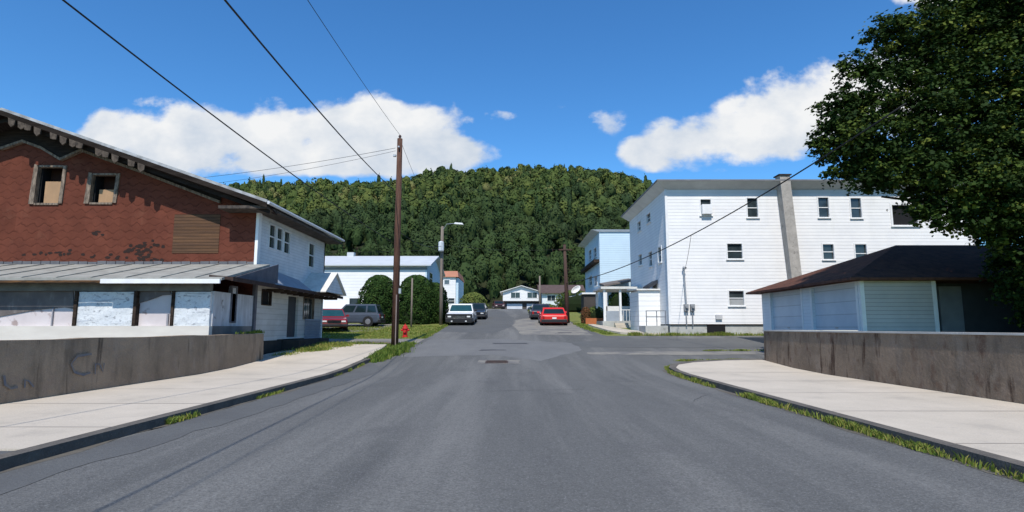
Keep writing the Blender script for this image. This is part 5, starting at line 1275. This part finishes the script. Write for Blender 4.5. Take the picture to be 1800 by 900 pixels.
grass('gutter_grass', 'grass tufts growing along the right kerb gutter', [((5.30, 4.6), (5.30, 9.5), 1.3), ((5.30, 9.5), (5.32, 13.5), .9), ((5.3, 15.2), (5.36, 19.5), 1.4), ((5.36, 19.5), (5.6, 21), 1.3), ((5.6, 21), (6.3, 22.0), .8)], 9000, .12, .035, tmean=.62)
grass('kerb_weeds', 'small weeds in the joints of the left kerb', [((-5.64, 9.6), (-5.64, 10.5), 1.3), ((-5.66, 12.9), (-5.66, 14.2), 1), ((-5.8, 14.2), (-5.66, 14.3), 1), ((-5.7, 18.5), (-5.7, 19.2), 1.2), ((-5.66, 20), (-5.66, 22), .6)], 1500, .10, .03, tmean=.55)
grass('corner_grass', 'bright green grass clump at the left street corner by the pole', [((-5.5, 22.8), (-5.15, 26.5), 1.3), ((-5.7, 24.5), (-5.25, 27.5), 1.3), ((-5.9, 27.5), (-4.95, 27.3), .9), ((-5.4, 27.8), (-5.2, 29), .9), ((-5.6, 26.6), (-4.7, 26.2), .5)], 9000, .30, .14, tmean=.25, broad=1.6)
grass('verge_grass', 'narrow grass verge round the foot of the tall pole', [((-11.5, 29.6), (-5.3, 29.3), 1), ((-9, 29.2), (-5.6, 29.0), 1), ((-11.5, 30.2), (-5.3, 30.0), 1)], 7000, .16, .18, tmean=.4, broad=1.8, dz=.01)
grass('lawn_grass', 'mown yellowish lawn between side lane and parked cars', [((-17, y_), (-5.3, y_), 1) for y_ in np.arange(33.5, 44.5, .5)], 24000, .07, .22, cat='lawn', tmean=.62, broad=2.6, dz=.0)
grass('bed_weeds', 'dry weeds in the dirt bed beside the derelict house steps', [((-9.6, 24.2), (-8.7, 26.5), 1), ((-9.3, 25.6), (-8.2, 28), 1.2), ((-9.9, 26.3), (-8.4, 28.6), 1)], 3800, .26, .25, tmean=.7, broad=1.5, dz=.08)
grass('bed_weeds', 'green weed clump in the middle of the dirt bed', [((-9.0, 25.6), (-8.4, 26.1), 1)], 900, .22, .12, tmean=.15, broad=1.8, dz=.08)
grass('foundation_weeds', 'weeds along the foot of the white apartment house', [((7.2, 35.25), (13.5, 35.3), 1), ((13.5, 35.35), (17, 35.35), .6)], 4500, .2, .09, tmean=.6, broad=1.8)
grass('street_grass', 'thin grass line across the mouth of the right side street', [((6.6, 23.15), (12.4, 23.1), 1)], 2600, .09, .06, tmean=.65, broad=1.6)
grass('street_grass', 'short grass line on the far edge of the side street strip', [((9.0, 26.9), (12.4, 27.0), 1)], 1200, .08, .05, tmean=.6, broad=1.6)
grass('right_corner_grass', 'grass by the dark pole and corner walk beyond the side street', [((5.5, 38), (5.3, 46), 1), ((6.1, 36.4), (5.6, 40), 1), ((6.0, 45), (8.5, 44.4), 1)], 4000, .12, .15, tmean=.45, broad=2.2)
grass('left_road_grass', 'grass along the left road edge beyond the hydrant', [((-5.1, 33.6), (-5.1, 45), 1)], 2600, .12, .08, tmean=.5, broad=2.2)
v = grass('wall_top_weeds', 'scrubby weeds on top of the left wall end', [((-9.9, 20.6), (-9.85, 22.5), 1)], 500, .14, .05, tmean=.3, broad=1.3, dz=0)
for vv in v.data.vertices: vv.co.z += 1.36 - gz(vv.co.y)


# ================================================================== VEHICLES (front faces -Y in its own space)
def lerp(a, b, t): return a + (b - a) * t


def vehicle(name, label, cat, paint, loc, rz, L, W, H, kind, group='cars parked near the houses', shade=None, glassm=None):
    th = thing(name, label, cat, loc, group, rz, local=True)
    glassm = glassm or carglass
    hw = W / 2; belt = H * (.60 if kind != 'suv' else .58); clr = H * .14; wr = .34 if kind != 'hatch' else .31
    if kind == 'pickup': hoodz = H * .60; cab = (-L * .20, -L * .07, L * .12, L * .16); tail = H * .60; wr = .40
    elif kind == 'suv': hoodz = H * .56; cab = (-L * .22, -L * .08, L * .42, L * .475); tail = H * .58
    else: hoodz = H * .56; cab = (-L * .24, -L * .04, L * .28, L * .45); tail = H * .60
    secs = [(-L / 2, clr * 1.4, hoodz * .80, .86), (-L / 2 + .10, clr, hoodz * .90, .94), (-L / 2 + .45, clr, hoodz * .97, .985), (cab[0], clr, belt, 1), (0, clr, belt, 1), (cab[3] - .05, clr, lerp(belt, tail, .5), 1), (L / 2 - .25, clr, tail, .985), (L / 2 - .04, clr * 1.1, tail * .97, .95), (L / 2, clr * 1.5, tail * .88, .90)]
    vs = []; n = 10
    for y, z0, z1, w in secs:
        x = hw * w
        vs += [(-x * .93, y, z0), (-x * .995, y, z0 + .10), (-x, y, lerp(z0, z1, .55)), (-x * .975, y, z1 - .10), (-x * .90, y, z1), (x * .90, y, z1), (x * .975, y, z1 - .10), (x, y, lerp(z0, z1, .55)), (x * .995, y, z0 + .10), (x * .93, y, z0)]
    fs = [(i * n + k, i * n + (k + 1) % n, (i + 1) * n + (k + 1) % n, (i + 1) * n + k) for i in range(len(secs) - 1) for k in range(n)]
    fs += [tuple(range(n)), tuple(range((len(secs) - 1) * n, len(secs) * n))[::-1]]
    mb = MB().add(vs, fs)
    tw = hw * .76; bw = hw * .93
    y0, y1, y2, y3 = cab
    mb.hexa([(-bw, y0, belt - .06), (bw, y0, belt - .06), (bw, y3, belt - .06), (-bw, y3, belt - .06)], [(-tw, y1, H - .02), (tw, y1, H - .02), (tw, y2, H - .02), (-tw, y2, H - .02)])
    body = mb.build('body', paint, th, bevel=.05)
    for p in body.data.polygons: p.use_smooth = False
    Vc = lambda *a: [Vector(q) for q in a]

    def inset(q, s, off, nm, mat, d=.02):
        c = sum(q, Vector()) / len(q); nrm = (q[1] - q[0]).cross(q[2] - q[0]).normalized()
        if nrm.dot(c - Vector((0, (y1 + y2) / 2, H * .5))) < 0: nrm = -nrm
        qq = [c + (p - c) * s + nrm * off for p in q]; return MB().slab(qq, -nrm * d).build(nm, mat, th)
    bz_ = belt - .0
    t0 = .08
    f_ = lambda a, b, t: a + (b - a) * t
    fb = lambda s, y_lo, y_hi, t: Vector((s * lerp(bw, tw, t), lerp(y_lo, y_hi, t), lerp(belt - .06, H - .02, t)))
    inset([fb(-1, y0, y1, .14), fb(1, y0, y1, .14), fb(1, y0, y1, .90), fb(-1, y0, y1, .90)], .92, .012, 'windshield', glassm)
    inset([fb(-1, y3, y2, .2), fb(1, y3, y2, .2), fb(1, y3, y2, .88), fb(-1, y3, y2, .88)], .88, .012, 'rear_window', glassm)
    cuts = [(.05, .5), (.53, .95)] if kind != 'pickup' else [(.08, .92)]
    if kind == 'suv': cuts = [(.05, .38), (.41, .70), (.73, .97)]
    for s in (-1, 1):
        for a, b in cuts:
            ya = lambda t, u: lerp(lerp(y0, y1, t), lerp(y3, y2, t), u)
            q = [Vector((s * lerp(bw, tw, t), ya(t, u), lerp(belt - .06, H - .02, t))) for t, u in ((.16, a), (.16, b), (.86, b), (.86, a))]
            inset(q, .95, .012, 'side_window', glassm)
    fx = -L / 2
    for s in (-1, 1):
        x0 = s * hw * .80
        MB().box((min(x0, x0 - s * .28), fx - .03, hoodz * .64), (max(x0, x0 - s * .28), fx + .06, hoodz * .76)).build('headlight', lampglass, th, bevel=.02)
        xt = s * hw * .88
        MB().box((min(xt, xt - s * .17), L / 2 - .05, tail * .62), (max(xt, xt - s * .17), L / 2 + .012, tail * .92)).build('tail_light', tailglass, th, bevel=.01)
        MB().hexa([(s * (bw + .02), y0 + .28, belt + .02), (s * (bw + .24), y0 + .28, belt + .04), (s * (bw + .24), y0 + .40, belt + .04), (s * (bw + .02), y0 + .40, belt + .02)], [(s * (bw + .02), y0 + .28, belt + .17), (s * (bw + .22), y0 + .28, belt + .19), (s * (bw + .22), y0 + .38, belt + .19), (s * (bw + .02), y0 + .38, belt + .17)]).build('mirror', paint if kind != 'pickup' else blackplastic, th)
    fb_ = .60 if kind == 'pickup' else .50
    gw = .93 if kind == 'pickup' else .46; gr = MB().box((-hw * gw, fx - (.012 if kind == 'pickup' else .02), hoodz * (.50 if kind == 'pickup' else .56)), (hw * gw, fx + .04, hoodz * (.92 if kind == 'pickup' else .80))).build('grille', blackplastic, th)
    for k in range(3): MB().box((-hw * .45, fx - .03, hoodz * (.60 + .065 * k)), (hw * .45, fx - .021, hoodz * (.60 + .065 * k) + .02)).build('grille_bar', chrome if kind == 'pickup' else blackplastic, gr)
    MB().hexa([(-hw * .95, fx - .12, clr + .04), (hw * .95, fx - .12, clr + .04), (hw * .98, fx + .25, clr + .02), (-hw * .98, fx + .25, clr + .02)], [(-hw * .95, fx - .10, hoodz * fb_), (hw * .95, fx - .10, hoodz * fb_), (hw * .98, fx + .2, hoodz * fb_), (-hw * .98, fx + .2, hoodz * fb_)]).build('front_bumper', blackplastic, th, bevel=.03)
    dk = .60 if kind == 'hatch' else .52
    MB().hexa([(-hw * .97, L / 2 - .25, clr + .02), (hw * .97, L / 2 - .25, clr + .02), (hw * .94, L / 2 + .10, clr + .06), (-hw * .94, L / 2 + .10, clr + .06)], [(-hw * .97, L / 2 - .2, tail * dk), (hw * .97, L / 2 - .2, tail * dk), (hw * .94, L / 2 + .07, tail * dk), (-hw * .94, L / 2 + .07, tail * dk)]).build('rear_bumper', blackplastic, th, bevel=.03)
    MB().box((-.16, L / 2 + .013, tail * .64), (.16, L / 2 + .03, tail * .64 + .12)).build('licence_plate', trim, th)
    for s in (-1, 1):
        for y in (-L * .31, L * .31):
            xo = s * (hw - .0); xi = s * (hw - .24)
            # wheel arch
            w = MB().tube([(xi, y, wr), (xo - s * .03, y, wr), (xo + s * .02, y, wr)], [wr, wr, wr * .94], 22).build('wheel', tyre, th)
            w.name = 'wheel'
            MB().tube([(xo + s * .008, y, wr), (xo + s * .03, y, wr)], [wr * .64, wr * .56], 14).build('rim', rimmat, w)
            MB().tube([(xo - s * .10, y, wr * 1.02), (xo + s * .012, y, wr * 1.02)], wr * 1.17, 22).build('wheel_arch', blackplastic, th)
    if kind == 'pickup':
        MB().box((-hw * .80, L * .18, belt - .02), (hw * .80, L * .47, belt + .012)).build('bed_cover', blackplastic, th)
        for s in (-1, 1): MB().box((s * hw * .5 - .06, fx - .135, hoodz * .30), (s * hw * .5 + .06, fx - .115, hoodz * .4)).build('fog_light', lampglass, th)
    return th


def car_paint(nm, c, rough=.3, coat=.6): return M(nm, c, tuple(v * .92 for v in c), scale=2, rough=rough, coords='obj', coat=coat)


def slope_at(y): return math.atan((gz(y + 1) - gz(y - 1)) / 2)


def park(name, label, cat, paint, px, y, rz, L, W, H, kind, X=None, tilt=True, **k):
    x = on_y(px, 560, y).x if X is None else X
    t = vehicle(name, label, cat, paint, (x, y, gz(y) + .02), rz, L, W, H, kind, **k)
    a = slope_at(y)
    if tilt: t.rotation_euler = (a if abs(rz) < 1 else -a, 0, rz) if abs(abs(rz) - R(90)) > .6 else (0, 0, rz)
    return t


park('pickup_truck', 'white pickup truck with dark front parked facing the camera on the left side', 'truck', car_paint('white_paint', (.78, .78, .77)), 812, 46.9, 0, 5.2, 2.2, 1.62, 'pickup', glassm=M('teal_glass', (.012, .05, .055), (.02, .07, .075), scale=1.2, rough=.05, coords='obj', spec=.8))
park('parked_car', 'dark car mostly hidden behind the white pickup truck', 'car', car_paint('black_paint', (.03, .033, .04)), 838, 54.5, 0, 4.5, 1.9, 1.45, 'hatch')
park('parked_car', 'bright red hatchback seen from behind on the right side of the street', 'car', car_paint('red_paint', (.62, .025, .02)), 971, 46.2, R(180), 4.2, 2.1, 1.36, 'hatch')
park('parked_car', 'dark blue car parked just beyond the red hatchback', 'car', car_paint('navy_paint', (.03, .035, .055)), 950, 54.0, R(180), 4.4, 1.95, 1.4, 'hatch')
park('parked_car', 'dark grey sport utility vehicle parked sideways by the round evergreen', 'car', car_paint('slate_paint', (.055, .068, .09)), 641, 43.6, R(-90), 4.5, 1.9, 1.66, 'suv', X=on_y(672, 560, 43.6).x - 2.25, tilt=False)
park('parked_car', 'dark red car with teal windshield half hidden behind the derelict house corner', 'car', car_paint('maroon_paint', (.22, .014, .02)), 585, 39.6, R(22), 4.2, 1.85, 1.48, 'hatch', X=on_y(583, 560, 39.6).x, tilt=False, glassm=MATS['teal_glass'])
park('parked_car', 'small dark car standing before the far garage doors', 'car', car_paint('brown_paint', (.09, .03, .028)), 876, 97, R(8), 4.3, 1.8, 1.4, 'hatch')
